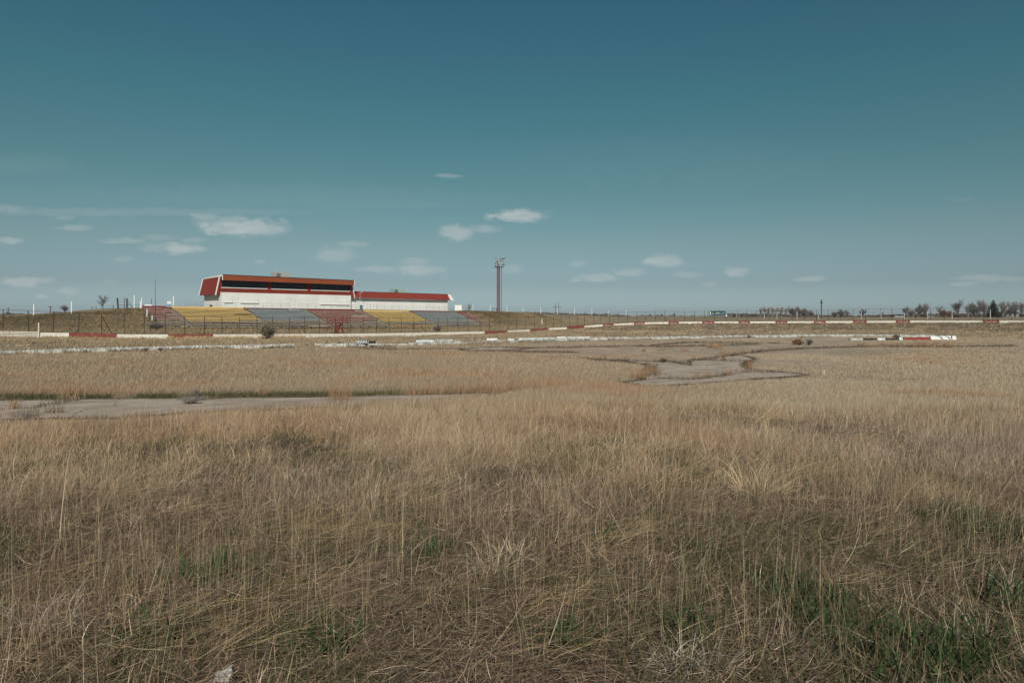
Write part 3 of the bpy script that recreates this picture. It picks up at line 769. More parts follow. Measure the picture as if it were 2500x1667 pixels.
# rust-coloured bunch grass
def tuft(px, py, wpx, hpx, n, col=np.array((.345, .205, .118))):
    q = on_ground(px, py); d = q[1]; rad = wpx / 2 / F * d; h = hpx / F * d
    r = rad * np.sqrt(RNG.random(n)); t = RNG.random(n) * 6.28
    x = q[0] + r * np.cos(t); y = q[1] + r * np.sin(t) * .8
    rust.add(x, y, h * (.4 + .75 * RNG.random(n)), np.where(RNG.random(n) < .5, t, RNG.normal(.2, .6, n)), np.abs(RNG.normal(.12, .16, n)), np.abs(RNG.normal(.12, .2, n)), np.maximum(.004, .00045 * d) * (.6 + .7 * RNG.random(n)), tone(np.where((RNG.random(n) < .3)[:, None], TAN * .85, col), n, .35), 0, 3)
for a in ((178, 974, 36, 46, 150), (34, 1000, 26, 36, 90), (152, 975, 20, 30, 60), (820, 978, 40, 56, 150), (845, 980, 20, 40, 60), (640, 968, 22, 34, 70), (1010, 966, 50, 30, 130), (1060, 964, 60, 34, 160), (1110, 963, 60, 34, 170), (1160, 962, 60, 36, 190), (1215, 962, 70, 40, 230),
          (1270, 960, 70, 42, 240), (1320, 958, 60, 40, 220), (1365, 955, 50, 36, 160), (1741, 850, 30, 17, 140), (1755, 852, 24, 14, 90), (1780, 866, 44, 14, 160), (1800, 864, 24, 12, 80), (1765, 879, 10, 15, 60), (1828, 904, 14, 28, 90), (1780, 918, 12, 18, 70), (1615, 857, 14, 10, 50), (1673, 857, 18, 11, 60),
          (1724, 921, 16, 17, 60), (1700, 922, 16, 15, 60), (1571, 858, 10, 12, 50), (1473, 876, 24, 14, 80), (1530, 876, 30, 12, 70), (1640, 846, 20, 8, 50), (1560, 925, 40, 30, 130), (1590, 915, 30, 24, 90)):
    tuft(*a)
for px in range(2103, 2326, 9):
    tuft(px + random.uniform(-3, 3), 848 + random.uniform(-1.5, 1), 15, 12 + random.uniform(-3, 3), 70, np.array((.30, .19, .13)))
for a in ((1150, 845, 60, 14, 140), (1040, 843, 40, 12, 90), (1085, 846, 40, 12, 100), (1300, 838, 60, 9, 120), (1200, 842, 60, 12, 120), (1590, 905, 36, 30, 120), (1600, 918, 30, 22, 100), (60, 1020, 60, 36, 200), (130, 1010, 40, 30, 130), (340, 1016, 60, 16, 110), (820, 992, 60, 30, 140)):
    tuft(*a, col=np.array((.17, .135, .105)))

# rough growth on the track and the banked turn, out to the wall
def rough(n, p0, p1):
    px = p0 + RNG.random(n) * (p1 - p0); f = RNG.random(n)
    a = inner_d(px) + .6; b = wall_d(px) - .4
    d = np.sqrt(a * a + f * (b * b - a * a)); x = (px - CX) / F * d; y = d
    T = fbm(x, y, 3.2, 2) + .5 * (fbm(x, y, 9.0, 5) - .5)
    k = RNG.random(n) < sstep(.32, .62, T); x, y, T = x[k], y[k], T[k]; n = len(x); px = px[k]; fr = f[k]
    col = lerp(np.array((.24, .185, .13)), np.array((.43, .335, .22)), np.clip(fbm(x, y, 2.4, 3) * 2.4 - .7, 0, 1)[:, None])
    left = sstep(1350, 900, px)[:, None] * sstep(.35, .75, fr)[:, None]
    col = lerp(col, np.array((.42, .315, .185)), left * .6)
    pick = RNG.random(n); col = np.where((pick > .90)[:, None], DARK * 2.0, col)
    up = sstep(1350, 1600, px) * sstep(.28, .62, fr)
    pale = fbm(x, y, 1.9, 6) > .56
    col = np.where((up > .3)[:, None], np.where(pale[:, None], col * 1.1, lerp(col, np.array((.15, .115, .075)), .75)), col)
    H = (.16 + .5 * T * RNG.random(n)) * lerp(.8, 1.1, up)
    bank.add(x, y, H, RNG.normal(.2, 1.2, n), np.abs(RNG.normal(.25, .25, n)), np.abs(RNG.normal(.2, .25, n)), .00085 * y * (.6 + .9 * RNG.random(n)), tone(col, n, .22), 0, 2)
rough(150000, -150, 1350); rough(190000, 1350, 2650)
# berm face and verge behind the wall
def verge(n):
    s = -70 + RNG.random(n) * 160; t = 1.0 + RNG.random(n) * 29
    p = B0[None] + U[None] * s[:, None] + N[None] * t[:, None]; x, y = p[:, 0], p[:, 1]
    stand_ = (s > -17.6) & (s < 62.2) & (t < 19.2)
    px = CX + F * x / y
    ok = (y > wall_d(px) + .35) & (~stand_ | (RNG.random(n) < .0)); x, y, s, t = x[ok], y[ok], s[ok], t[ok]; n = len(x)
    g = np.clip(fbm(x, y, 5.0, 1) * 2.4 - .75, 0, 1)[:, None]
    col = lerp(np.array((.140, .104, .054)), np.array((.265, .195, .115)), g)
    low = (sstep(16, 22, t))[:, None]; col = lerp(col, np.array((.30, .225, .135)), low * .75)
    bank.add(x, y, (.12 + .3 * RNG.random(n)) * (1 + .6 * low[:, 0]), RNG.normal(.2, 1.2, n), np.abs(RNG.normal(.35, .3, n)), np.abs(RNG.normal(.2, .2, n)), .0009 * y * (.6 + .8 * RNG.random(n)), tone(col, n, .25), 0, 2)
verge(110000)
# tall straw hiding the foot of the wall
def footgrass(p0, p1, n, h, col):
    px = p0 + RNG.random(n) * (p1 - p0); d = wall_d(px) - .25 - RNG.random(n) ** 2 * 2.2; x = (px - CX) / F * d
    k = fbm(x, d, 2.0, 4) > .36; x, d = x[k], d[k]; n = len(x)
    bank.add(x, d, h * (.35 + .8 * RNG.random(n)), RNG.normal(.2, .8, n), np.abs(RNG.normal(.12, .15, n)), np.abs(RNG.normal(.1, .15, n)), .0008 * d * (.6 + .8 * RNG.random(n)), tone(col, n, .25), 0, 2)
footgrass(100, 420, 1500, .35, np.array((.36, .285, .16))); footgrass(408, 520, 1600, .62, np.array((.46, .35, .20))); footgrass(520, 760, 3600, .6, np.array((.45, .34, .20)))
footgrass(760, 1350, 5000, .4, np.array((.30, .235, .155))); footgrass(1350, 2650, 9000, .34, np.array((.21, .16, .085)))
def barrier_weeds(p0, p1, n, h, col):
    px = p0 + RNG.random(n) * (p1 - p0); d = inner_d(px) - .2 - RNG.random(n) * .7; x = (px - CX) / F * d
    k = fbm(x, d, 1.6, 2) > .47; x, d = x[k], d[k]; n = len(x)
    bank.add(x, d, h * (.3 + .9 * RNG.random(n)), RNG.random(n) * 6.28, np.abs(RNG.normal(.3, .3, n)), np.abs(RNG.normal(.2, .2, n)), .0008 * d * (.6 + .8 * RNG.random(n)), tone(col, n, .4), 0, 2)
barrier_weeds(-60, 718, 4500, .28, DARK * 1.7); barrier_weeds(769, 1500, 4000, .24, DARK * 2.2); barrier_weeds(1500, 2280, 4000, .2, np.array((.2, .16, .11)))

meadow.build('dry_grass', M['blade'], 'dry straw coloured grass covering the whole field')
green.build('green_grass', M['leaf'], 'fresh green blades and weeds coming up through the straw')
rust.build('rust_grass', M['blade'], 'tufts of rust and grey bunch grass along the broken asphalt')
bank.build('rough_grass', M['blade'], 'coarse weathered grass on the track, banking and embankment')
# ------------------------------------------------------------------ outer wall, painted block by block
PANELS = [(-250, -5, 'w'), (97, 168, 'w'), (168, 285, 'r'), (285, 410, 'w'), (410, 520, 'r'), (520, 760, 'w'), (760, 980, 'w'), (980, 1183, 'w'), (1183, 1238, 'r'), (1238, 1294, 'w'), (1294, 1339, 'r'), (1339, 1384, 'w'), (1384, 1427, 'r'),
          (1427, 1472, 'w'), (1472, 1498, 'l'), (1498, 1548, 'w'), (1548, 1574, 'l'), (1574, 1632, 'w'), (1632, 1657, 'l'), (1657, 1714, 'w'), (1714, 1744, 'l'), (1744, 1803, 'w'), (1803, 1831, 'l'), (1831, 1893, 'w'),
          (1893, 1922, 'l'), (1922, 1987, 'w'), (1987, 2016, 'l'), (2016, 2083, 'w'), (2083, 2116, 'l'), (2116, 2187, 'w'), (2187, 2222, 'l'), (2222, 2399, 'w'), (2399, 2440, 'l'), (2440, 2620, 'w'), (2620, 2800, 'w')]
def wall_nrm(px):
    a = wall_top(px - 4)[:2]; b = wall_top(px + 4)[:2]; d = b - a; d /= np.hypot(*d)
    return np.array((d[1], -d[0], 0))          # towards the infield
w0 = wall_top(700)
wall = thing('track_wall', 'low concrete retaining wall painted red and white around the track', 'wall', (w0[0], w0[1], w0[2] - .7))
lr = random.Random(5)
for p0, p1, kind in PANELS:
    mb = MB(); n = max(2, int((p1 - p0) / 22) + 1)
    g = .6 / 10
    xs = np.linspace(p0 + g, p1 - g, n + 1)
    off = np.array(w0) - np.array((0, 0, .7))
    pr = .012 if kind != 'w' else 0.0
    top, bot, tb, bb = [], [], [], []
    for px in xs:
        w = wall_top(px); nn = wall_nrm(px); h = .95 if px < 1350 else .86
        h += .0
        top.append(w + nn * (pr + .02)); bot.append(w + nn * (pr + .06) - np.array((0, 0, h))); tb.append(w - nn * .26); bb.append(w - nn * .30 - np.array((0, 0, h)))
    for i in range(n):
        a, b = i, i + 1
        f = lambda *q: mb.poly([v - off for v in q])
        f(bot[a], bot[b], top[b], top[a]); f(top[a], top[b], tb[b], tb[a]); f(tb[a], tb[b], bb[b], bb[a])
    mb.poly([v - off for v in (bot[0], top[0], tb[0], bb[0])]); mb.poly([v - off for v in (bot[-1], bb[-1], tb[-1], top[-1])])
    mats = [M['conc_pale'] if kind == 'w' else M['conc_red']]
    if kind == 'l':                                   # worn white letters, each a few strokes
        mats.append(M['letter'])
        L_ = np.linalg.norm(top[-1] - top[0]); d_ = (top[-1] - top[0]) / L_; nn = wall_nrm((p0 + p1) / 2)
        k = lr.randint(4, 6)
        for i in range(k):
            c = L_ * (.14 + .72 * (i + .5) / k) + lr.uniform(-.06, .06)
            for _ in range(3):
                u0 = c + lr.uniform(-.18, .18); v0 = -.34 + lr.uniform(-.16, .16); vert = lr.random() < .6
                wu, hv = (.05, lr.uniform(.12, .24)) if vert else (lr.uniform(.10, .22), .05)
                sk = lr.uniform(-.08, .08)
                q = []
                for uu, vv in ((u0 - wu, v0 - hv), (u0 + wu, v0 - hv), (u0 + wu + sk, v0 + hv), (u0 - wu + sk, v0 + hv)):
                    sl = (pr + .02) + .04 * (-vv) / .86 + .004
                    q.append(top[0] + d_ * uu + np.array((0, 0, vv)) + nn * sl - off)
                mb.poly(q, 1)
    o = mb.build('wall_panel', mats, wall)
    if kind == 'l': o['label'] = 'red wall panel with worn white lettering'
    elif kind == 'r': o['label'] = 'plain dark red wall panel'
# dark cap rail along the top of the turn wall
mb = MB(); off = np.array(w0) - np.array((0, 0, .7))
cx_ = np.arange(1380, 2790, 20)
for a, b in zip(cx_[:-1], cx_[1:]):
    pa = wall_top(a) - wall_nrm(a) * .16 - off; pb = wall_top(b) - wall_nrm(b) * .16 - off
    mb.bar(pa + (0, 0, .045), pb + (0, 0, .045), .2, .09)
mb.build('cap_rail', M['rust_steel'], wall)

# ------------------------------------------------------------------ catch fence standing behind the wall
FP = [-225, -170, -114, -57, 6, 69, 130, 192, 249, 304, 353, 405, 453, 500, 545, 589, 631, 670, 709, 747.5, 784, 821, 858, 890, 923, 954, 984.5, 1014, 1043, 1073, 1095, 1120.6, 1146.5, 1174.6, 1199, 1223, 1244, 1265.6, 1287, 1308,
      1334.5, 1355, 1373, 1393, 1412.5, 1429.5, 1452, 1469, 1490, 1512.5, 1534, 1556, 1578, 1601, 1625, 1648, 1672, 1696.6, 1720.5, 1747, 1774, 1800, 1825, 1849, 1879, 1906, 1935, 1964.5, 1994, 2023, 2054, 2083.5, 2113, 2149.5, 2178.6,
      2207, 2235.6, 2271, 2306, 2340, 2368.5, 2400, 2434.6, 2469, 2503, 2540, 2578]
_ft = np.array([(-250, 752), (6, 755), (69, 757), (130, 760), (192, 762), (249, 765), (304, 767), (405, 768.6), (453, 770), (589, 773), (670, 775), (747, 774), (890, 774.5), (985, 775.5), (1146, 776), (1199, 774.5), (1308, 773), (1393, 769.5), (1452, 767.7),
                (1534, 761.5), (1600, 760), (1672, 760), (1825, 758.4), (1964, 757.4), (2113, 754), (2306, 751.7), (2434, 750.6), (2469, 748), (2600, 746)], float)
def fence_pt(px, y=None, back=.2):
    w = wall_top(px) - wall_nrm(px) * back
    if y is None: y = np.interp(px, _ft[:, 0], _ft[:, 1])
    return np.array((w[0], w[1], CAMZ - (y - HY) / F * w[1]))
f0 = wall_top(700) - np.array((0, 0, .7))
fence = thing('catch_fence', 'tall chain link catch fence on thin rusty posts behind the track wall', 'fence', tuple(f0))
fr = random.Random(9)
tops = []
for px in FP:
    b = wall_top(px) - wall_nrm(px) * .45; b[2] -= .5
    t = fence_pt(px, None, .45); t[0] += fr.uniform(-.14, .14); t[2] += fr.uniform(-.08, .08)
    tops.append(t)
    mb = MB(); mb.tube(b - f0, t - f0, .05, .046, 6)
    if 1000 < px < 1250 or px > 2340: mb.box(*(sum(([c - .09, c + .09] for c in (b - f0 + (0, 0, .48))), [])))
    mb.build('post', M['rust_steel'], fence)
for pa, pb in ((249, 273),):                          # the braced post at the left
    a = fence_pt(pa, 772, .45); b = wall_top(pb) - wall_nrm(pb) * .45
    mb = MB(); mb.tube(a - f0, b - f0, .05, .05, 6); mb.build('brace', M['rust_steel'], fence)
mb = MB()
for i in range(len(tops) - 1):
    a, b = tops[i] - f0, tops[i + 1] - f0
    ba = wall_top(FP[i]) - wall_nrm(FP[i]) * .45 - f0; bb = wall_top(FP[i + 1]) - wall_nrm(FP[i + 1]) * .45 - f0
    rail = 60 < FP[i] < 1300
    for f in (.03, .35, .68, .98):
        pa, pb = ba + (a - ba) * f, bb + (b - bb) * f
        mb.tube(pa, pb, .011 if f < .98 else .018, None, 4, caps=False)
mb.build('cable', M['rust_steel'], fence)
mb = MB(); wv = .011                                   # woven diagonals
for i in range(len(tops) - 1):
    a, b = tops[i] - f0, tops[i + 1] - f0
    ba = wall_top(FP[i]) - wall_nrm(FP[i]) * .45 - f0; bb = wall_top(FP[i + 1]) - wall_nrm(FP[i + 1]) * .45 - f0
    L_ = np.linalg.norm(bb - ba); H_ = a[2] - ba[2]; sp = .34
    def q(u, v): 
        lo = ba + (bb - ba) * u; hi = a + (b - a) * u
        return lo + (hi - lo) * v
    k = -H_
    while k < L_:
        for sgn in (0, 1):
            u0, u1 = k / L_, (k + H_) / L_; v0, v1 = 0.0, 1.0
            if u0 < 0: v0 = -u0 / (u1 - u0); u0 = 0
            if u1 > 1: v1 = v0 + (1 - v0) * (1 - u0) / (u1 - u0); u1 = 1
            pa, pb = (q(u0, v0), q(u1, v1)) if sgn == 0 else (q(u0, 1 - v0), q(u1, 1 - v1))
            mb.tube(pa, pb, .0035, None, 3, caps=False)
        k += sp
mb.build('chain_link', M['galv'], fence)

# white tube gate at the far left end of the wall, with its tall white post
ga, gb = 97, -150
g0 = wall_top(ga); gz = CAMZ - (823 - HY) / F * g0[1]
gate = thing('tube_gate', 'white gate of four long rails closing the gap at the left end of the wall', 'gate', (g0[0], g0[1], gz))
ge = wall_top(gb)
gd = np.array((ge[0] - g0[0], ge[1] - g0[1], .35))
for k in range(4):
    mb = MB(); z = .08 + .2 * k
    mb.bar((-.14, 0, z), tuple(gd * (1 - .0) + np.array((0, 0, z))), .07, .11); mb.build('rail', M['conc_pale'], gate)
for f in (.0, .22, .62, .98):
    mb = MB(); p = gd * f + np.array((-.1 if f == 0 else 0, .09, 0)); mb.box(p[0] - .05, p[0] + .05, p[1] - .03, p[1] + .05, p[2] - .15, p[2] + .80); mb.build('upright', M['rust_steel'] if f else M['conc_pale'], gate)
mb = MB(); mb.bar((-.2, .02 - .1, .62), (-1.35, .02 - .1, .06), .05, .07); mb.build('brace', M['rust_steel'], gate)  # dark diagonal bar low across the gate's right end
gp = thing('gate_post', 'tall white post between the tube gate and the first wall panel', 'post', (g0[0], g0[1] - .25, gz - .2))
mb = MB(); mb.tube((0, 0, 0), (.02, 0, 2.15), .085, .08, 8); mb.build('shaft', M['conc_pale'], gp)
mb = MB(); mb.lathe([(.09, 0), (.095, .03), (.0, .05)], 8, (.02, 0, 2.15)); mb.build('cap', M['conc_pale'], gp)

# ------------------------------------------------------------------ inner barrier, section by section
def barrier_mesh(L_, h, seed):
    """a half-buried highway barrier with a broad foot and a chipped top"""
    rr = random.Random(seed); mb = MB(); n = 7
    prof = [(-.27, -.25), (-.27, .04), (-.16, h * .42), (-.115, h), (.115, h), (.16, h * .42), (.27, .04), (.27, -.25)]
    rings = []
    for i in range(n + 1):
        x = -L_ / 2 + L_ * i / n
        jz = rr.uniform(-.03, .015); jy = rr.uniform(-.012, .012)
        rings.append([(x, y + jy, z + (jz if z > .1 else 0)) for y, z in prof])
    for i in range(n):
        for k in range(len(prof) - 1):
            mb.poly([rings[i][k], rings[i][k + 1], rings[i + 1][k + 1], rings[i + 1][k]][::-1])
    mb.poly(rings[0]); mb.poly(rings[-1][::-1])
    return mb
BM = {}
def barrier(p0, p1, h, mat, label, group, dfun=None, dz=0.0, yaw=0.0):
    dfun = dfun or inner_d
    a = np.array(((p0 - CX) / F * dfun(p0), dfun(p0))); b = np.array(((p1 - CX) / F * dfun(p1), dfun(p1)))
    c = (a + b) / 2; L_ = np.hypot(*(b - a)) - .05; rz = math.atan2(b[1] - a[1], b[0] - a[0]) + yaw
    mb = barrier_mesh(L_, h, int(p0 * 7) % 9973)
    o = mb.build('concrete_barrier', mat, None)
    o.location = (c[0], c[1], z1(*c) + dz); o.rotation_euler = (br.uniform(-.02, .02), br.uniform(-.006, .006), rz)
    tag(o, label, 'barrier', group)
    return o
br = random.Random(21)
def split_px(p0, p1, step=3.05):
    out = [p0]; px = p0
    while px < p1 - 1:
        d0 = inner_d(px); x0 = (px - CX) / F * d0; q = px
        while q < p1:
            q += .5; d = inner_d(q)
            if math.hypot((q - CX) / F * d - x0, d - d0) >= step: break
        px = min(q, p1); out.append(px)
    if len(out) > 2 and out[-1] - out[-2] < 12: out.pop(-2)
    return out
gl = split_px(-150, 718); nl = len(gl) - 1
for i in range(nl):
    barrier(gl[i], gl[i + 1], .335, M['conc_white'], f'whitewashed stained barrier section, {ORD[nl - 1 - i]} to the left of the gap', 'barrier sections left of the gap', yaw=br.uniform(-.012, .012))
gr = [769, 864] ; gr = split_px(769, 2195); nr_ = len(gr) - 1
skip = {}
for i in range(nr_):
    p0, p1 = gr[i], gr[i + 1]; pm = (p0 + p1) / 2
    h = .35 if pm < 1010 else .33 if pm < 1500 else .32
    lo = -.10 if 940 < pm < 1010 or 1105 < pm < 1185 or 1215 < pm < 1300 else 0.0
    m = M['conc_white'] if pm > 870 or pm < 810 else M['conc_bright']
    if pm > 1480: m = M['conc_white']
    if abs(pm - 1480) < 0: continue
    barrier(p0, p1, h, m, f'whitewashed concrete barrier section, {ORD[i]} to the right of the gap', 'barrier sections right of the gap', dz=lo + br.uniform(-.03, .02), yaw=br.uniform(-.02, .02))
# loose pieces set behind and on the row
for p0, p1, d, h, m, lab in ((1016, 1060, 74, .42, 'conc_bluewhite', 'loose bluish white block standing just behind the row, nearest the tyre'),
                             (1061, 1105, 74.6, .42, 'conc_white', 'loose white block behind the row, right neighbour of the bluish one'),
                             (1188, 1215, 76.5, .47, 'conc_bright', 'short bright white block raised above the row left of the light tower'),
                             (1239, 1256, 79, .36, 'conc_bluewhite', 'smallest dull bluish block behind the row below the light tower'),
                             (1266, 1312, 80, .40, 'conc_bluewhite', 'dull blue grey block behind the row, left of a matching one'),
                             (1313, 1358, 81, .40, 'conc_bluewhite', 'dull blue grey block behind the row, touching the bright white block'),
                             (1359, 1382, 82, .46, 'conc_bright', 'bright white block at the right end of the blue grey blocks'),
                             (1383, 1440, 84.5, .40, 'conc_bluewhite', 'grey barrier lying behind the row, last one on the right')):
    barrier(p0, p1, h, M[m], lab, 'loose barrier blocks behind the row', dfun=lambda p, d=d: d)
# painted pieces by the pit exit at the right
df = lambda p: 82.5
for p0, p1, m, h, lab in ((2073, 2106, 'conc_white', .27, 'white end block of the low black and white row at the right'),
                          (2107, 2139, 'conc_black', .25, 'black painted block beside the white end block at the right'),
                          (2140, 2160, 'conc_bluewhite', .27, 'pale block between two black painted blocks'),
                          (2161, 2192, 'conc_black', .25, 'black painted block next to the red barrier'),
                          (2193, 2203, 'conc_bluewhite', .33, 'stubby pale block touching the left end of the red barrier')):
    barrier(p0, p1, h, M[m], lab, 'black and white blocks at the right', dfun=df)
barrier(2204, 2268, .38, M['conc_red'], 'long dark red barrier at the right of the infield', 'painted barriers at the right', dfun=lambda p: 82.7)
barrier(2195, 2280, .46, M['conc_white'], 'white barrier standing behind the long red one', 'painted barriers at the right', dfun=lambda p: 90.0)
o = barrier(2270, 2333, .47, M['conc_bright'], 'clean white barrier with black curved stripes beside the red one', 'painted barriers at the right', dfun=lambda p: 85.0)
# its stripes lie on the face
mb = MB()
def strip3(pts, w=.07):
    for (x0, z0), (x1, z1_) in zip(pts[:-1], pts[1:]):
        def face(x, z): z *= .47 / .56; return (x, -(.115 + (.47 - z) / .47 * .16) - .014, z)
        mb.poly([face(x0 - w / 2, z0), face(x0 + w / 2, z0), face(x1 + w / 2, z1_), face(x1 - w / 2, z1_)])
for xo in (-.42, .5):
    strip3([(xo - .35, .55), (xo - .12, .50), (xo + .08, .38), (xo + .2, .22), (xo + .28, .06)], .13); mb.build('stripe', M['conc_black'], o); mb = MB()
strip3([(1.0, .54), (1.02, .3), (.98, .06)], .12)
mb.build('stripe', M['conc_black'], o)

def tyre(px, py, d, r=.33, w=.2, label='', yaw=0.3, tilt=0.0, z=None, group='old tyres by the barrier'):
    p = P(px, py, d)
    t = thing('tyre', label, 'tyre', (p[0], p[1], z if z is not None else p[2]), yaw, group); t.rotation_euler = (tilt, 0, yaw)
    mb = MB(); ri = r * .6
    mb.lathe([(ri, .03), (ri + .02, 0), (r * .9, 0), (r, .04), (r * 1.01, w / 2), (r, w - .04), (r * .9, w), (ri + .02, w), (ri, w - .03), (ri, .03)], 22)
    mb.build('casing', M['tyre'], t, smooth=False)
tyre(909, 838, 64.6, .32, .21, 'black tyre lying flat on top of the white barrier')
tyre(832, 838, 65.4, .32, .16, 'tyre behind the barrier with only its black rim showing, nearer the striped board', z=.22)
tyre(800, 838, 65.3, .3, .16, 'tyre behind the barrier with only its black rim showing, nearer the gap', z=.2)
# blue and white striped board
p = P(883.5, 838.5, 64.9)
bd = thing('striped_board', 'dark blue board with slanting white stripes set on the barrier beside a tyre', 'barricade', tuple(p), .35)
mb = MB(); mb.box(-.53, .53, -.05, .05, .0, .34); mb.build('board', M['navy'], bd, bevel=.01)
mb = MB()
for k in range(7):
    x = -.46 + k * .145
    mb.poly([(x, -.054, .02), (x + .07, -.054, .02), (x - .0, -.054, .30), (x - .07, -.054, .30)])
mb.build('stripe', M['conc_bright'], bd)
for x in (-.42, .42):
    mb = MB(); mb.box(x - .05, x + .05, -.12, .12, -.16, -.002); mb.build('foot', M['dark_steel'], bd)

# ------------------------------------------------------------------ main stand building
def local(name, label, cat, z, group=None):
    return thing(name, label, cat, (B0[0], B0[1], z), ANG, group)
ZB = 4.55
bld = local('grandstand_building', 'white two storey race building with red cladding and a window band', 'building', ZB)
LEN, DEP = 31.1, 8.0
def zz(a): return a - ZB
mb = MB(); mb.box(0, LEN, 0, DEP, -.6, zz(7.9)); mb.build('wall', M['white_siding'], bld)
# upper floor: core, jambs and band
mb = MB(); mb.box(.0, LEN, .16, DEP - .01, zz(7.9) + .002, zz(10.75)); mb.build('upper_wall', M['red_front'], bld)
mb = MB()
mb.box(-.01, LEN + .01, -.035, .155, zz(7.9) - .03, zz(8.778)); mb.build('lower_band', M['red_front'], bld)
groups_ = [(540.9, 650.9, 5), (663.3, 748.4, 6), (759.9, 852.7, 5)]
edges = [0.0]
for a, b, k in groups_: edges += [s_at(a, 0), s_at(b, 0)]
edges.append(LEN)
for i in range(0, 8, 2):
    mb = MB(); mb.box(edges[i] - (.01 if i == 0 else 0), edges[i + 1] + (.01 if i == 6 else 0), -.03, .155, zz(8.78) + .002, zz(10.72)); mb.build('jamb', M['red_front'], bld)
for a, b, k in groups_:
    s0, s1 = s_at(a, 0), s_at(b, 0)
    win = MB(); z0, z1w = zz(8.88), zz(10.7)
    win.box(s0 + .01, s1 - .01, .04, .12, z0, z0 + .08); win.box(s0 + .01, s1 - .01, .04, .12, z1w - .1, z1w)
    w_ = (s1 - s0 - .02) / k
    for j in range(k + 1):
        x = s0 + .01 + w_ * j; h_ = .045 if 0 < j < k else .05
        win.box(max(x - h_, s0 + .01), min(x + h_, s1 - .01), .045, .118, z0 + .082, z1w - .102)
    wo = win.build('window', M['mullion'], bld)
    g = MB()
    for j in range(k):
        x = s0 + .01 + w_ * j; t_ = random.uniform(-.012, .012)
        g.poly([(x + .05, .09 + t_, z0 + .08), (x + w_ - .05, .09 - t_, z0 + .08), (x + w_ - .05, .09 - t_, z1w - .1), (x + .05, .09 + t_, z1w - .1)])
    g.build('glass', M['glass'], wo)
    sl = MB(); sl.box(s0 - .12, s1 + .12, -.13, .03, zz(8.72), zz(8.875)); sl.build('sill', M['white_trim'], wo)
# front fascia hung out over the windows
fo = 1.3
mb = MB()
mb.hexa([(-.1, -fo - .02, zz(10.26)), (LEN + .2, -fo - .02, zz(10.26)), (LEN + .2, -fo + .1, zz(10.26)), (-.1, -fo + .1, zz(10.26)),
         (-.1, -fo + .16, zz(11.36)), (LEN + .2, -fo + .16, zz(11.36)), (LEN + .2, -fo + .28, zz(11.36)), (-.1, -fo + .28, zz(11.36))])
mb.build('fascia', M['orange_siding'], bld)
mb = MB(); mb.box(-.08, LEN + .18, -fo + .104, .03, zz(10.28), zz(10.34)); mb.build('soffit', M['dark_trim'], bld)
mb = MB(); mb.bar((-.16, -fo + .2, zz(11.40)), (LEN + .26, -fo + .2, zz(11.40)), .26, .075); mb.build('gutter', M['dark_trim'], bld)
# roof deck, higher in front
mb = MB(); a, b, yb = zz(11.36), zz(10.92), DEP + .2
mb.hexa([(-.1, -fo + .29, a - .22), (LEN + .2, -fo + .29, a - .22), (LEN + .2, yb, b - .22), (-.1, yb, b - .22), (-.1, -fo + .29, a), (LEN + .2, -fo + .29, a), (LEN + .2, yb, b), (-.1, yb, b)])
mb.build('roof', M['conc_grey'], bld)
for x in (-.16, LEN + .2):
    mb = MB(); mb.hexa([(x, -fo + .1, a - .34), (x + .06, -fo + .1, a - .34), (x + .06, yb + .06, b - .34), (x, yb + .06, b - .34), (x, -fo + .1, a + .04), (x + .06, -fo + .1, a + .04), (x + .06, yb + .06, b + .04), (x, yb + .06, b + .04)])
    mb.build('rake_trim', M['white_trim'], bld)
    mb = MB(); mb.bar((x + .03, -fo - .05, zz(10.24)), (x + .03, -fo + .13, zz(11.33)), .10, .14); mb.build('corner_trim', M['white_trim'], bld)
# mansard skirts on both ends, closed by cheeks
for side in (0, 1):
    sg = -1 if side == 0 else 1; x0 = -.02 if side == 0 else LEN + .02; ov = 1.0
    y0_, y1_ = (-.06, DEP + .1) if side == 0 else (-.06, DEP + .1)
    zt_, zb_ = zz(11.0), zz(7.3); zt2 = zz(10.78)
    mb = MB()
    P0, P1 = (x0 + sg * .16, y0_ + .02, zt_), (x0 + sg * ov, y0_ + .02, zb_); P2, P3 = (x0 + sg * ov, y1_, zb_), (x0 + sg * .16, y1_, zt2)
    th = sg * -.08
    q = [P1, P2, P3, P0]; w = [(a_ + th, b_, c_) for a_, b_, c_ in q]
    mb.hexa([q[0], q[1], w[1], w[0], q[3], q[2], w[2], w[3]])
    mb.build('mansard_panel', M['red_siding'], bld)
    mb = MB()
    for yy in (y0_ + .01, y1_ - .01):
        mb.poly([(x0, yy, zb_ + .02), (x0 + sg * (ov - .09), yy, zb_ + .02), (x0 + sg * .08, yy, zt_ - .1), (x0, yy, zt_ - .1)])
    mb.build('cheek', M['red_front'], bld)
    mb = MB(); mb.box(min(x0, x0 + sg * (ov - .1)), max(x0, x0 + sg * (ov - .1)), y0_ + .03, y1_ - .03, zb_ + .03, zb_ + .07); mb.build('mansard_soffit', M['dark_trim'], bld)
    for yy, w_ in ((y0_ - .03, .2), (y1_ + .03, .2)):
        mb = MB(); mb.bar((x0 + sg * (ov + .02), yy, zb_ - .08), (x0 + sg * .2, yy, (zt_ if yy < 1 else zt2) - .0), .2, w_); mb.build('mansard_trim', M['white_trim'], bld)
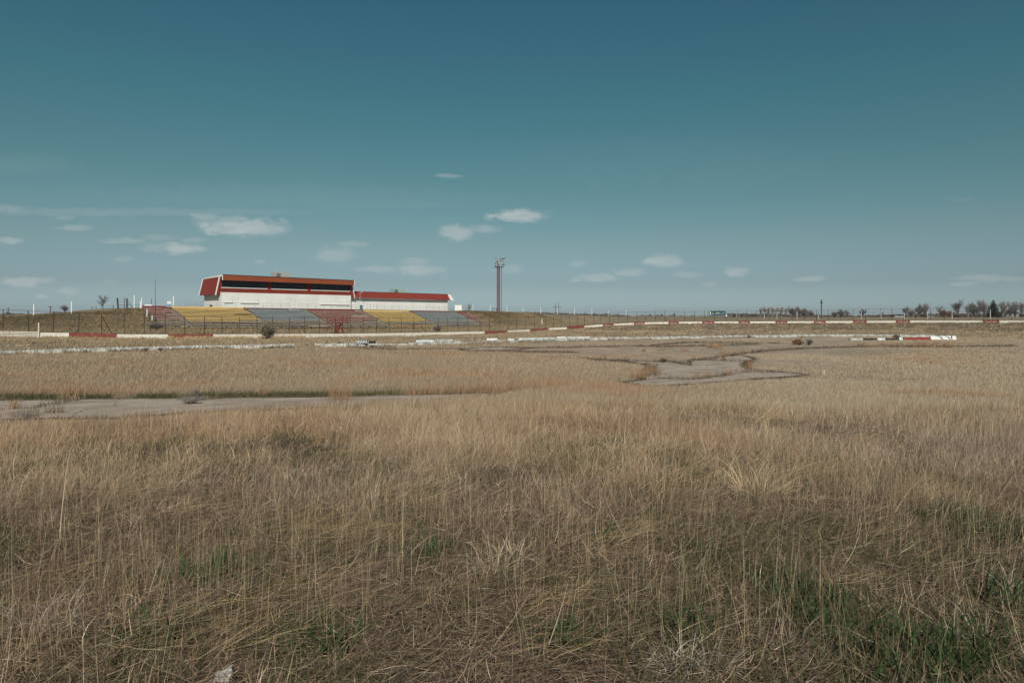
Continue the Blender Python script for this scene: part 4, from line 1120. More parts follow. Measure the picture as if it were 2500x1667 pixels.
# ground floor fittings on the front wall
def zpix(py, s, t=0):
    y = st(s, t)[1]; return CAMZ - (py - HY) / F * y
for (a, b, c, d_) in ((450 + 510 / 5.227, 450 + 612 / 5.227, 725.1, 738.3), (450 + 715 / 5.227, 450 + 937 / 5.227, 727.2, 739.5), (450 + 1735 / 5.227, 450 + 1925 / 5.227, 731.5, 743.3), (450 + 1932 / 5.227, 450 + 2103 / 5.227, 732.4, 744.2)):
    s0, s1 = s_at(a, 0), s_at(b, 0); sm = (s0 + s1) / 2; zt_, zb_ = zz(zpix(c, sm)), zz(zpix(d_, sm))
    mb = MB(); mb.box(s0 - .05, s1 + .05, -.035, -.002, zb_ - .05, zt_ + .05); sh = mb.build('shutter', M['white_trim'], bld)
    mb = MB(); mb.box(s0, s1, -.075, -.037, zb_ + .03, zt_); mb.build('leaf', M['white_siding'], sh)
    mb = MB(); mb.box(s0 - .08, s1 + .08, -.24, -.037, zb_ - .03, zb_ + .024); mb.build('ledge', M['white_trim'], sh)
s0, s1 = s_at(450 + 1290 / 5.227, 0), s_at(450 + 1410 / 5.227, 0)
mb = MB(); zd = zz(zpix(729.4, s0)); mb.box(s0 - .08, s0, -.06, -.002, 0, zd + .08); mb.box(s1, s1 + .08, -.06, -.002, 0, zd + .08); mb.box(s0, s1, -.06, -.002, zd, zd + .08); dr = mb.build('door', M['white_trim'], bld)
for k in (0, 1):
    x0 = s0 + .02 + k * (s1 - s0) / 2; x1 = x0 + (s1 - s0) / 2 - .04
    mb = MB(); mb.box(x0, x1, -.045, -.004, .02, zd - .03); mb.build('leaf', M['white_trim'], dr)
mb = MB(); mb.box((s0 + s1) / 2 - .12, (s0 + s1) / 2 - .06, -.09, -.047, .95, 1.1); mb.build('handle', M['dark_steel'], dr)
# small dark vent low on the left end
mb = MB(); mb.box(-.05, -.002, 3.9, 5.2, zz(4.95), zz(5.3)); mb.build('vent', M['dark_trim'], bld)
mb = MB(); mb.box(-.02, .14, -.07, -.038, 0, zz(7.86)); mb.box(LEN - .14, LEN + .02, -.07, -.038, 0, zz(7.86)); mb.build('corner_board', M['white_trim'], bld)

# low wing running on to the right
wing = local('low_wing', 'long low white wing with red roof joined to the right of the tall building', 'building', 4.35)
WZ = 4.35; WS0, WS1, WT = 31.22, 62.4, .9
mb = MB(); mb.box(WS0, WS1, WT, WT + 7, -.6, 7.25 - WZ); mb.build('wall', M['white_siding'], wing)
e0, e1 = 7.3 - WZ, 8.86 - WZ
mb = MB()
mb.hexa([(WS0 - .02, WT - .72, e0), (WS1 + .3, WT - .72, e0), (WS1 + .3, WT - .6, e0), (WS0 - .02, WT - .6, e0), (WS0 - .02, WT + .1, e1), (WS1 + .1, WT + .1, e1), (WS1 + .1, WT + .22, e1), (WS0 - .02, WT + .22, e1)])
rf = mb.build('roof', M['wing_red'], wing)
mb = MB(); mb.box(WS0 - .02, WS1 + .2, WT + .23, WT + 7.1, e1 - .2, e1 - .02); mb.build('deck', M['conc_grey'], rf)
mb = MB(); mb.bar((WS0 - .02, WT + .16, e1 + .03), (WS1 + .15, WT + .16, e1 + .03), .24, .06); mb.build('ridge_trim', M['dark_trim'], rf)
mb = MB(); mb.box(WS0 - .01, WS1 + .2, WT - .59, WT - .002, e0 + .03, e0 + .07); mb.build('soffit', M['white_trim'], rf)
mb = MB(); mb.bar((WS0, WT - .735, e0 + .02), (WS1 + .32, WT - .735, e0 + .02), .05, .1); mb.build('eave_trim', M['conc_red'], rf)
mb = MB()   # white cheek closing the end skirt
for yy0, yy1 in ((WT - .70, WT - .62),):
    mb.hexa([(WS1 + .31, yy0, e0 - .03), (WS1 + 1.75, yy0, e0 - .03), (WS1 + 1.75, yy1, e0 - .03), (WS1 + .31, yy1, e0 - .03), (WS1 + .11, yy0 + .8, e1), (WS1 + 1.0, yy0 + .8, e1), (WS1 + 1.0, yy1 + .8, e1), (WS1 + .11, yy1 + .8, e1)])
mb.build('cheek', M['conc_bright'], wing)
mb = MB(); mb.hexa([(WS1 + 1.66, WT - .6, e0), (WS1 + 1.74, WT - .6, e0), (WS1 + 1.74, WT + 7, e0), (WS1 + 1.66, WT + 7, e0), (WS1 + .9, WT + .2, e1 - .02), (WS1 + .98, WT + .2, e1 - .02), (WS1 + .98, WT + 7, e1 - .02), (WS1 + .9, WT + 7, e1 - .02)])
mb.build('mansard_panel', M['red_siding'], wing)
mb = MB(); mb.box(WS1 + .01, WS1 + .95, WT + .24, WT + 7, e1 - .16, e1 - .06); mb.build('deck', M['conc_grey'], wing)
s0, s1 = s_at(866, -.9), s_at(878.5, -.9)
mb = MB(); mb.box(s0 - .06, s1 + .06, WT - .05, WT - .002, 0, 2.35); dr = mb.build('door', M['white_trim'], wing)
mb = MB(); mb.box(s0, s1, WT - .075, WT - .052, .02, 2.28); mb.build('leaf', M['conc_bright'], dr)
mb = MB(); mb.box(s1 - .16, s1 - .1, WT - .12, WT - .077, 1.0, 1.12); mb.build('handle', M['dark_steel'], dr)

# rooftop machines
def roof_unit(px, s, t, z, w, d_, h, mat, label, fan):
    p = st(s, t); u = thing('rooftop_unit', label, 'air conditioner', (p[0], p[1], z), ANG, 'machines on the roofs')
    mb = MB(); mb.box(-w / 2, w / 2, -d_ / 2, d_ / 2, .1, h); mb.build('cabinet', mat, u, bevel=.03)
    mb = MB(); mb.box(-w / 2 + .1, w / 2 - .1, -d_ / 2 + .1, d_ / 2 - .1, 0, .1); mb.build('curb', M['dark_steel'], u)
    mb = MB()
    for k in range(7): mb.box(-w / 2 + .15, -w / 2 + .15 + w * .3, -d_ / 2 - .02, -d_ / 2 - .004, .22 + k * (h - .4) / 7, .22 + (k + .55) * (h - .4) / 7)
    mb.build('louvre', M['dark_steel'], u)
    if fan:
        mb = MB(); mb.lathe([(.42, 0), (.46, .02), (.46, .2), (.4, .22), (.36, .05), (.05, .03)], 18, (-w * .22, 0, h)); mb.build('fan_cowl', M['galv'], u)
roof_unit(684, s_at(684.5, -3.5), -3.5, 11.13, 3.4, 2.2, 1.55, M['galv'], 'grey boxy cooling unit on the tall roof', True)
roof_unit(970, s_at(970, -4), -4, 8.84, 3.6, 2.0, 1.1, M['unit_green'], 'pale green cooling unit on the low wing roof', False)

# pipe railings along the walkway behind the top row
def railing(pa, pb, t, ytop, label, step, mid=2, hgt=.95, posts_up=None):
    s0, s1 = s_at(pa, t), s_at(pb, t); p0, p1 = st(s0, t), st(s1, t)
    z0 = z1(*p0); o = thing('pipe_railing', label, 'railing', (p0[0], p0[1], z0), 0, 'grey pipe railings above the stands')
    dz = z1(*p1) - z0; v = np.array((p1[0] - p0[0], p1[1] - p0[1], dz)); L_ = np.linalg.norm(v[:2]); n = max(2, int(round(L_ / step)))
    for k in range(n + 1):
        q = v * k / n; mb = MB(); mb.tube(q - (0, 0, .1), q + np.array((0, 0, hgt)), .026, None, 6); mb.build('post', M['rail_grey'], o)
    for j in range(mid):
        zq = hgt - j * hgt / mid - .02; mb = MB(); mb.tube((0, 0, zq), v + np.array((0, 0, zq)), .024, None, 6); mb.build('rail', M['rail_grey'], o)
    return o
railing(453, 706, 5.6, 0, 'pipe railing in front of the tall building, left of the doorway', 2.0)
railing(729, 868, 5.6, 0, 'pipe railing in front of the tall building, right of the doorway', 2.0)
railing(921, 1088, 5.6, 0, 'pipe railing in front of the low wing', 2.1)
for i, px in enumerate((887.6, 896, 904, 912.5, 920)):
    p = st(s_at(px, 5.7), 5.7); zb = z1(*p)
    if i == 0:
        o = thing('lamp_post', 'small grey post with a round lamp head by the wing door', 'lamp post', (p[0], p[1], zb))
        mb = MB(); mb.tube((0, 0, -.1), (0, 0, 1.7), .03, .025, 6); mb.build('post', M['rail_grey'], o)
        mb = MB(); mb.lathe([(0, .2), (.14, .16), (.17, .02), (.12, -.08), (0, -.1)], 10, (.05, -.05, 1.75)); mb.build('lamp_head', M['rail_grey'], o)
    else:
        o = thing('turnstile_post', f'slim grey upright before the wing, {ORD[i - 1]} to the right of the lamp post', 'post', (p[0], p[1], zb), 0, 'slim uprights before the wing')
        mb = MB(); mb.tube((0, 0, -.1), (0, 0, 1.32), .035, .03, 6); mb.build('shaft', M['rail_grey'], o)
        mb = MB(); mb.tube((0, 0, .92), (.9, .0, .92), .02, .02, 6); mb.build('bar', M['rail_grey'], o)
p = st(s_at(882, 5.2), 5.2)
o = thing('barrel', 'blue plastic barrel standing by the wing door', 'barrel', (p[0], p[1], z1(*p)))
mb = MB(); mb.lathe([(.0, 0), (.29, .0), (.31, .06), (.31, .3), (.325, .33), (.31, .36), (.31, .62), (.325, .65), (.31, .68), (.3, .9), (.26, .93), (0, .93)], 18); mb.build('drum', M['blue_plastic'], o)
mb = MB(); mb.lathe([(.27, .93), (.3, .95), (.3, 1.0), (.0, 1.03)], 18); mb.build('lid', M['blue_plastic'], o)
p = st(s_at(879, 5.0), 5.0)
o = thing('mast', 'thin white mast with a lamp before the left end of the wing', 'mast', (p[0], p[1], z1(*p)))
mb = MB(); mb.tube((0, 0, -.1), (0, 0, 3.9), .03, .022, 6); mb.build('pole', M['white_trim'], o)
mb = MB(); mb.tube((0, 0, 3.9), (.36, .2, 3.98), .02, .02, 6); mb.build('arm', M['white_trim'], o)
mb = MB(); mb.lathe([(0, .1), (.1, .08), (.13, -.06), (0, -.1)], 10, (.42, .23, 3.98)); mb.build('lamp_head', M['conc_bright'], o)

# ------------------------------------------------------------------ bleachers: one thing per colour block
SEC = [(-17.4, -13.2, 'red'), (-12.3, 1.2, 'yellow'), (2.1, 14.4, 'blue'), (15.3, 28.5, 'red'), (29.4, 42.6, 'yellow'), (43.5, 57.6, 'blue'), (58.5, 61.8, 'red')]
LAB = ['short left end block of red benches with white posts along its side', 'yellow bench block between the short red block and the blue benches left', 'weathered blue bench block in front of the tall building',
       'wide red bench block behind the red steel stand', 'yellow bench block in front of the low wing', 'grey blue bench block at the right end of the low wing', 'narrow red bench block closing the right end of the stands']
NR, RISE, RUN, TT = 13, .245, .78, 8.2
def ztop(s): return 4.42 - .0095 * (s + 13)
for (s0, s1, c), lab in zip(SEC, LAB):
    p = st(s0, 20); zb = z1(*p)
    g = local('bleacher', lab, 'bleacher', 0, 'blocks of painted bleacher benches')
    g.location = (*st(s0, 19), 0.2)
    Lb = s1 - s0
    def w2l(s, t, z): return (s - s0, -(t - 19), z - .2)
    def beam(mb, sa, sb, ta, tb, dz0, dz1):
        za, zb_ = ztop(sa), ztop(sb)
        mb.hexa([w2l(sa, tb, za + dz0), w2l(sb, tb, zb_ + dz0), w2l(sb, ta, zb_ + dz0), w2l(sa, ta, za + dz0), w2l(sa, tb, za + dz1), w2l(sb, tb, zb_ + dz1), w2l(sb, ta, zb_ + dz1), w2l(sa, ta, za + dz1)])
    rr = random.Random(hash(lab) % 1000 if False else len(lab))
    for i in range(NR):
        t = TT + i * RUN; dz = -i * RISE
        worn = i >= (9 if c != 'yellow' else 10)
        mat = M['bench_wood'] if (worn and rr.random() < .85) else M['bench_' + c]
        mb = MB(); cut = Lb if rr.random() > .12 else Lb * rr.uniform(.55, .9)
        beam(mb, s0, s0 + cut, t - .14, t + .15, dz - .125, dz)
        b_ = mb.build('bench', mat, g)
        mb = MB(); beam(mb, s0, s1, t + .15, t + .60, dz - .36, dz - .32); beam(mb, s0, s1, t - .10, t - .06, dz - .56, dz - .128)
        if i % 1 == 0: mb.build('footboard', M['bench_wood'] if rr.random() < .8 else M['bench_' + c], g)
    mb = MB()
    n = max(2, int(Lb / 1.9))
    for k in range(n + 1):
        s = s0 + .06 + (Lb - .12) * k / n
        za = ztop(s)
        a = w2l(s, TT - .1, za - .40); b = w2l(s, TT + NR * RUN, za - NR * RISE - .40); mb.bar(a, b, .06, .1)
        for i in range(NR):
            t = TT + i * RUN; mb.bar(w2l(s, t, za - i * RISE - .06), w2l(s, t, za - i * RISE - .42), .05, .05)
    mb.build('frame', M['dark_steel'], g)
    mb = MB(); beam(mb, s0, s1, TT - .52, TT - .47, .02, .34); mb.build('back_board', M['bench_yellow'] if c == 'yellow' else M['board_plum'] if c == 'blue' else M['board_red'], g)
    mb = MB(); beam(mb, s0, s1, TT - .46, TT - .42, -.34, -.02); mb.build('skirt_board', M['board_red'], g)
# stepped aisles of bare concrete between the blocks
AL = ['leftmost concrete aisle, beside the short red block', 'concrete aisle between the left yellow and blue bench blocks', 'concrete aisle between the left blue and the wide red benches', 'concrete aisle between the wide red benches and the yellow ones before the wing', 'concrete aisle between the yellow benches before the wing and the right blue ones', 'rightmost concrete aisle, beside the narrow red block']
for i, lab in enumerate(AL):
    sa, sb = SEC[i][1] + .02, SEC[i + 1][0] - .02
    o = local('aisle_steps', lab, 'steps', 0, 'concrete aisles between the bench blocks'); o.location = (*st(sa, 19), 0.2)
    for k in range(NR):
        t = TT - .45 + k * RUN; z = ztop(sa) - k * RISE - .34
        mb = MB(); mb.box(0, sb - sa, -(t + RUN - 19) + .003, -(t - 19), z - .2 - .7, z - .2); mb.build('step', M['conc_grey'], o)
# low rail along the foot of the stands
for nm, sa, sb in (('left', -16.5, 14.0), ('right', 29.0, 58.0)):
    p0, p1 = st(sa, 19.6), st(sb, 19.6); z0 = z1(*p0)
    o = thing('front_railing', 'thin rusty railing along the foot of the ' + ('yellow and blue benches on the left' if nm == 'left' else 'yellow and blue benches on the right'), 'railing', (p0[0], p0[1], z0), 0, 'thin railings at the foot of the stands')
    v = np.array((p1[0] - p0[0], p1[1] - p0[1], z1(*p1) - z0)); n = int((sb - sa) / 2.6)
    for k in range(n + 1):
        q = v * k / n; mb = MB(); mb.tube(q - (0, 0, .2), q + np.array((0, 0, 1.0)), .03, None, 5); mb.build('post', M['rust_steel'], o)
    for zq in (.99, .5):
        mb = MB(); mb.tube((0, 0, zq), v + np.array((0, 0, zq)), .026, None, 5); mb.build('rail', M['rust_steel'], o)
# white slips of board left on the top rows
for i, (px, t, w, lab) in enumerate(((718, 8.1, 2.3, 'broken white board lying on the top row before the doorway'), (875, 8.1, 1.6, 'white board lying on the top row near the wing door'), (594, 11.6, 3.8, 'bleached plank lying across the right end of the yellow benches'))):
    s = s_at(px, t); p = st(s, t); z = ztop(s) - (t - TT) / RUN * RISE + .06
    o = thing('loose_board', lab, 'board', (p[0], p[1], z), ANG + .05, 'loose boards on the stands')
    mb = MB(); mb.box(-w / 2, w / 2, -.16, .16, 0, .05); mb.box(-w / 2 + .1, -w / 2 + .2, -.14, .14, .052, .09); mb.build('plank', M['sign_white'] if i < 2 else M['bench_wood'], o)

# ------------------------------------------------------------------ red steel flag stand at the fence
p = wall_top(838) - wall_nrm(838) * 1.9; zb = z1(p[0], p[1])
fsd = thing('flag_stand', 'red steel starter stand with railings and stairs behind the wall', 'flag stand', (p[0], p[1], zb), ANG)
W_, D_, HP, HT = 3.3, 1.7, 2.05, 3.05
wz = CAMZ - (813.5 - HY) / F * p[1] - zb; HP = CAMZ - (787.3 - HY) / F * p[1] - zb; HT = CAMZ - (775.5 - HY) / F * p[1] - zb
for x in (-W_ / 2, W_ / 2):
    for y in (-D_ / 2, D_ / 2):
        mb = MB(); mb.bar((x, y, -.2), (x, y, HT), .11, .11); mb.build('leg', M['red_steel'], fsd)
mb = MB(); mb.box(-W_ / 2 - .05, W_ / 2 + .05, -D_ / 2 - .06, D_ / 2 + .06, HP - .14, HP); mb.build('platform', M['tower_red'], fsd)
for y in (-D_ / 2, D_ / 2):
    for zq in (HT - .05, (HT + HP) / 2):
        mb = MB(); mb.bar((-W_ / 2 + .056, y, zq), (W_ / 2 - .056, y, zq), .07, .09); mb.build('rail', M['red_steel'], fsd)
for x in (-W_ / 2, W_ / 2):
    mb = MB(); mb.bar((x, -D_ / 2 + .056, HT - .05), (x, D_ / 2 - .056, HT - .05), .07, .09); mb.build('rail', M['red_steel'], fsd)
for k in range(1, 8):
    x = -W_ / 2 + W_ * k / 8; mb = MB(); mb.tube((x, -D_ / 2, HP), (x, -D_ / 2, HT - .1), .03, None, 5); mb.build('baluster', M['red_steel'], fsd)
mb = MB(); mb.bar((-W_ / 2 + .9, -D_ / 2, -.2), (-W_ / 2 + .9, -D_ / 2, HP - .15), .1, .1); mb.bar((-W_ / 2 + 1.3, -D_ / 2 - .05, .1), (-W_ / 2 + 1.3, -D_ / 2 - .05, HP - .15), .1, .1); mb.build('ladder_stile', M['red_steel'], fsd)
for k in range(7):
    z = .1 + k * (HP - .2) / 7; mb = MB(); mb.bar((-W_ / 2 + .95, -D_ / 2 - .02, z), (-W_ / 2 + 1.25, -D_ / 2 - .02, z), .05, .05); mb.build('rung', M['red_steel'], fsd)
mb = MB(); mb.bar((W_ / 2 - .1, D_ / 2 + .1, HP - .1), (.1, D_ / 2 + .3, -.1), .1, .2); mb.bar((W_ / 2 - .1, D_ / 2 + .9, HP - .1), (.1, D_ / 2 + 1.1, -.1), .1, .2)
for k in range(8):
    f = (k + .5) / 8; mb.box(.1 + (W_ / 2 - .2) * f - .14, .1 + (W_ / 2 - .2) * f + .14, D_ / 2 + .2, D_ / 2 + .95, -.1 + HP * f - .03, -.1 + HP * f)
mb.build('stairs', M['dark_steel'], fsd)
mb = MB(); mb.bar((-W_ / 2, 0, .1), (-W_ / 2 + 1.2, -.3, HP - .2), .05, .05); mb.bar((-W_ / 2, -D_ / 2 + .03, HP * .5), (W_ / 2, -D_ / 2 + .03, HP * .5), .05, .06); mb.build('brace', M['red_steel'], fsd)
mb = MB()   # hoop hanging over the wall
for k in range(8):
    a0, a1 = math.pi * k / 8, math.pi * (k + 1) / 8; cxh = -.35; r = .62
    mb.bar((cxh - r * math.cos(a0), -D_ / 2 - .9, .75 - .5 * math.sin(a0)), (cxh - r * math.cos(a1), -D_ / 2 - .9, .75 - .5 * math.sin(a1)), .06, .08)
for x in (-.97, .27): mb.bar((x, -D_ / 2 - .9, .75), (x, -D_ / 2 - .05, HP - .1), .06, .06)
mb.build('hoop', M['red_steel'], fsd)

# ------------------------------------------------------------------ posts, signs and frames on the embankment
def simple_post(px, yt, yb, d, r, label, group, mat='sign_white', tilt=0.0, name='white_post', cap=True):
    a = P(px, yb, d); g = z1(a[0], a[1]); zt_ = CAMZ - (yt - HY) / F * d
    o = thing(name, label, 'post', (a[0], a[1], min(g, a[2])), 0, group); h = zt_ - o.location.z
    mb = MB(); mb.tube((0, 0, -.1), (tilt * h, 0, h), r, r * .95, 8); mb.build('shaft', M[mat], o)
    if cap: mb = MB(); mb.lathe([(r * 1.1, 0), (r * 1.12, .05), (0, .08)], 8, (tilt * h, 0, h)); mb.build('cap', M[mat], o)
    return o
for px, yt, yb, d, lab, tl in ((82, 744, 775, 112, 'white post on the embankment, nearest the left end of the wall', .02), (174, 737, 767, 116, 'white post on the embankment beside the leafless bush', .02), (327, 722, 757, 128, 'tallest white post at the top corner of the left red benches', .02),
                           (345.5, 728, 750, 140, 'faint white post farther back behind the left red benches', 0), (342, 737, 770, 124.5, 'white post along the side of the left red benches, upper one', .03), (358, 755, 790, 118.5, 'white post along the side of the left red benches, middle one', .03), (371, 771, 785, 117, 'shortest white post along the side of the left red benches', .03),
                           (423, 724, 750, 133, 'white post beside the small white sign above the yellow benches', .02)):
    simple_post(px, yt, yb, d, .085, lab, 'white posts on the left embankment', tilt=tl)
WP = [(1154.7, 744, 764, 200), (1197, 744, 764.5, 203), (1237.6, 747, 767, 206), (1277, 752, 768, 210), (1320, 752, 769, 216), (1361, 753, 768.5, 222), (1403, 752, 769, 226), (1445, 754, 771, 230), (1485, 760, 772.5, 235), (1529, 756, 772, 240),
      (1799, 764, 776, 262), (1847, 764, 776, 260), (1866, 762, 776, 258), (1897, 760, 775.5, 255), (1946, 760, 776, 250), (1998, 768, 776, 248), (2103, 760, 776, 242), (2151, 760, 776, 238), (2208, 764, 776, 234), (2265, 760, 776, 228), (2324.6, 760, 776, 220), (2418, 757, 776, 212)]
PL = ['first right of the white shed', 'just left of the light tower', 'just right of the light tower', 'second right of the light tower', 'third right of the light tower', 'before the power line pylon', 'first right of the pylon', 'second right of the pylon', 'third right of the pylon', 'fourth right of the pylon',
      'first right of the billboard', 'second right of the billboard', 'third right of the billboard', 'before the middle of the pale grove', 'before the dark end of the grove', 'just left of the dark pole', 'second right of the dark pole', 'third right of the dark pole', 'before the bluish shed', 'before the tall leafless trees', 'before the red brown brush', 'before the dark conifer']
for (px, yt, yb, d), l in zip(WP, PL):
    simple_post(px, yt, yb, d, .065, 'white perimeter post beyond the track, ' + l, 'white perimeter posts', cap=True)
simple_post(1323, 780.5, 792, 182, .12, 'lone white post in the grass behind the track fence', 'white perimeter posts')
# small white marker in the field
q = on_ground(2012, 914)
o = thing('field_marker', 'small white marker standing alone in the right field', 'marker', (q[0], q[1], z1(*q)))
mb = MB(); mb.lathe([(.0, 0), (.03, .0), (.045, .06), (.02, .09), (.025, .12), (.03, .18), (.0, .21)], 10); mb.build('body', M['white_trim'], o)
mb = MB(); mb.tube((-.09, 0, -.05), (-.12, .05, 1.5), .005, .003, 5); mb.build('rod', M['conc_pale'], o)
# broken lump of concrete at the very front
q = on_ground(543, 1690)
o = thing('concrete_chunk', 'pale broken lump of concrete in the grass at the bottom edge', 'rock', (q[0], q[1], z1(*q) - .01), .3)
import bmesh
bm = bmesh.new(); bmesh.ops.create_cube(bm, size=1.0); bmesh.ops.scale(bm, vec=(.07, .08, .05), verts=bm.verts[:]); bmesh.ops.subdivide_edges(bm, edges=bm.edges[:], cuts=3, use_grid_fill=True)
rr = random.Random(4)
for v in bm.verts:
    v.co.x += rr.uniform(-.006, .006) + v.co.z * .3; v.co.y += rr.uniform(-.006, .006); v.co.z = max(v.co.z, -.03) + rr.uniform(-.006, .006) + v.co.x * .25 + .03
me = bpy.data.meshes.new('lump'); bm.to_mesh(me); bm.free(); me.materials.append(M['stone']); lo = bpy.data.objects.new('lump', me); COL.objects.link(lo); lo.parent = o

# whip antenna in front of the left benches
a = P(380, 806, 111); o = thing('antenna_mast', 'very tall thin dark mast in front of the left red benches', 'mast', (a[0], a[1], z1(a[0], a[1])))
h = CAMZ - (683 - HY) / F * 111 - o.location.z
mb = MB(); mb.tube((0, 0, -.1), (-.05, 0, h * .55), .05, .045, 6); mb.tube((-.05, 0, h * .55), (-.08, 0, h), .034, .022, 6); mb.build('pole', M['dark_steel'], o)
mb = MB(); mb.lathe([(.11, 0), (.11, .12), (.06, .14)], 8, (0, 0, -.05)); mb.build('base', M['dark_steel'], o)
# signs above the left stand
def board(px0, px1, y0, y1, d, label, legs, mark=False):
    a = P((px0 + px1) / 2, y1, d); g = z1(a[0], a[1])
    o = thing('sign_board', label, 'sign', (a[0], a[1], min(g, a[2])), .55, 'white boards above the left stands'); w = (px1 - px0) / F * d; h = (y1 - y0) / F * d; zb = a[2] - o.location.z
    mb = MB(); mb.box(-w / 2, w / 2, -.03, .03, zb, zb + h); mb.build('panel', M['sign_white'], o)
    if mark:
        mb = MB()
        for k in range(4): mb.box(-w * .34 + k * w * .18, -w * .34 + k * w * .18 + w * .11, -.036, -.032, zb + h * .45, zb + h * .68)
        mb.build('lettering', M['conc_red'], o)
    for x in legs:
        mb = MB(); mb.tube((x * w, .06, -.1), (x * w, .06, zb + h * .6), .03, None, 6); mb.build('leg', M['dark_steel'], o)
board(353, 369.5, 743.6, 749, 131, 'blank white board on the top row of the left red benches', (-.4, .4))
board(408.6, 417, 735.6, 741.8, 134, 'small white sign with a red line of print beside a white post', (0,), True)
# dark gate frame at the top of the embankment
a = P(286.6, 759, 130); zb = z1(a[0], a[1])
o = thing('steel_gateway', 'dark steel gate frame of thick posts and a long rail on the embankment', 'gate', (a[0], a[1], zb))
def L3(px, py, d=130): return P(px, py, d) - np.array((a[0], a[1], zb))
for nm, q0, q1, w in (('post', (289, 760), (286, 727.5), .2), ('post', (303.5, 760), (303.5, 728.5), .075), ('post', (308.8, 758), (308.6, 728.5), .1), ('post', (311.2, 758), (311.2, 728.5), .1), ('rail', (288, 744.4), (353, 743.6), .05), ('rail', (303.5, 728.6), (309, 728.6), .07), ('brace', (311, 735), (326, 753), .05), ('cable', (287, 733), (303, 737), .025)):
    mb = MB(); mb.bar(L3(*q0), L3(*q1), w, w); mb.build(nm, M['dark_steel'], o)
simple_post(369.4, 731, 752, 135, .05, 'slim dark post behind the blank white board', 'dark posts on the embankment', 'dark_steel', name='dark_post')
simple_post(276, 744, 762, 140, .06, 'faint dark post left of the steel gate frame', 'dark posts on the embankment', 'dark_steel', name='dark_post')
# little frame at the tower foot and the H frame far left
a = P(1203.5, 764, 196); zb = z1(a[0], a[1])
o = thing('pipe_hurdle', 'small dark pipe frame at the foot of the light tower', 'frame', (a[0], a[1], zb))
mb = MB(); mb.tube((0, 0, -.1), (0, 0, 1.35), .06, None, 6); mb.build('leg', M['dark_steel'], o)
mb = MB(); mb.tube((1.05, 0, -.1), (1.05, 0, 1.2), .06, None, 6); mb.build('leg', M['dark_steel'], o)
mb = MB(); mb.tube((0, 0, 1.3), (1.05, 0, 1.15), .05, None, 6); mb.build('rail', M['dark_steel'], o)
def power_pole(px, yt, yb, d, r, label, arms=(), mat='pole_wood', top=False):
    a = P(px, yb, d); zb = z1(a[0], a[1])
    o = thing('utility_pole', label, 'utility pole', (a[0], a[1], zb), 0, 'utility poles'); h = CAMZ - (yt - HY) / F * d - zb
    mb = MB(); mb.tube((0, 0, -.3), (0, 0, h), r, r * .8, 8); mb.build('pole', M[mat], o)
    for f, w in arms:
        mb = MB(); mb.bar((-w / 2, 0, h * f), (w / 2, 0, h * f), r * .9, r * .9); mb.build('crossarm', M[mat], o)
        for k in (-.45, 0.2, .45):
            mb = MB(); mb.lathe([(.05, 0), (.07, .1), (.04, .2), (0, .22)], 6, (k * w, 0, h * f + r * .5)); mb.build('insulator', M['galv'], o)
    if top:
        mb = MB(); mb.lathe([(r * 1.0, 0), (r * 1.9, .1), (r * 1.9, .9), (r * 1.2, 1.0)], 8, (0, 0, h * .78)); mb.build('transformer', M['dark_steel'], o)
        mb = MB(); mb.bar((-.5, 0, h * .96), (.5, 0, h * .96), .15, .15); mb.build('crossarm', M['dark_steel'], o)
    return o
power_pole(2005.6, 731.5, 775, 300, .24, 'dark thick utility pole between the two groups of bare trees', (), 'pole_wood', True)
power_pole(123, 747, 771, 330, .2, 'far thin pole with one crossarm above the left embankment', ((.9, 2.4),))
power_pole(20, 751, 772, 420, .2, 'farthest thin pole near the left edge of the embankment', ((.9, 2.2),))
a = P(229, 766, 230); o = thing('pole_frame', 'pair of thin poles joined by a crossbar above the left embankment', 'utility pole', (a[0], a[1], z1(a[0], a[1])))
h = CAMZ - (748 - HY) / F * 230 - o.location.z
for x in (-.65, .75):
    mb = MB(); mb.tube((x, 0, -.2), (x, 0, h), .09, .08, 6); mb.build('pole', M['pole_wood'], o)
mb = MB(); mb.bar((-1.3, 0, h * .72), (1.4, 0, h * .72), .1, .12); mb.build('crossbar', M['pole_wood'], o)
a = P(1359.5, 773, 900); o = thing('pylon', 'distant two legged power line pylon on the horizon', 'pylon', (a[0], a[1], z1(a[0], a[1])))
h = CAMZ - (740.5 - HY) / F * 900 - o.location.z
for x in (-1.9, 2.2):
    mb = MB(); mb.tube((x, 0, -.3), (x, 0, h), .32, .28, 6); mb.build('leg', M['pole_wood'], o)
mb = MB(); mb.bar((-5.6, 0, h * .72), (5.6, 0, h * .72), .3, .4); mb.build('crossarm', M['pole_wood'], o)
for x in (-5, 0, 5):
    mb = MB(); mb.tube((x, 0, h * .71), (x, 0, h * .71 - 1.6), .16, .12, 6); mb.build('insulator', M['dark_steel'], o)
mb = MB(); mb.bar((-1.9, 0, h * .72), (2.2, 0, h * .42), .15, .15); mb.bar((2.2, 0, h * .72), (-1.9, 0, h * .42), .15, .15); mb.build('brace', M['pole_wood'], o)

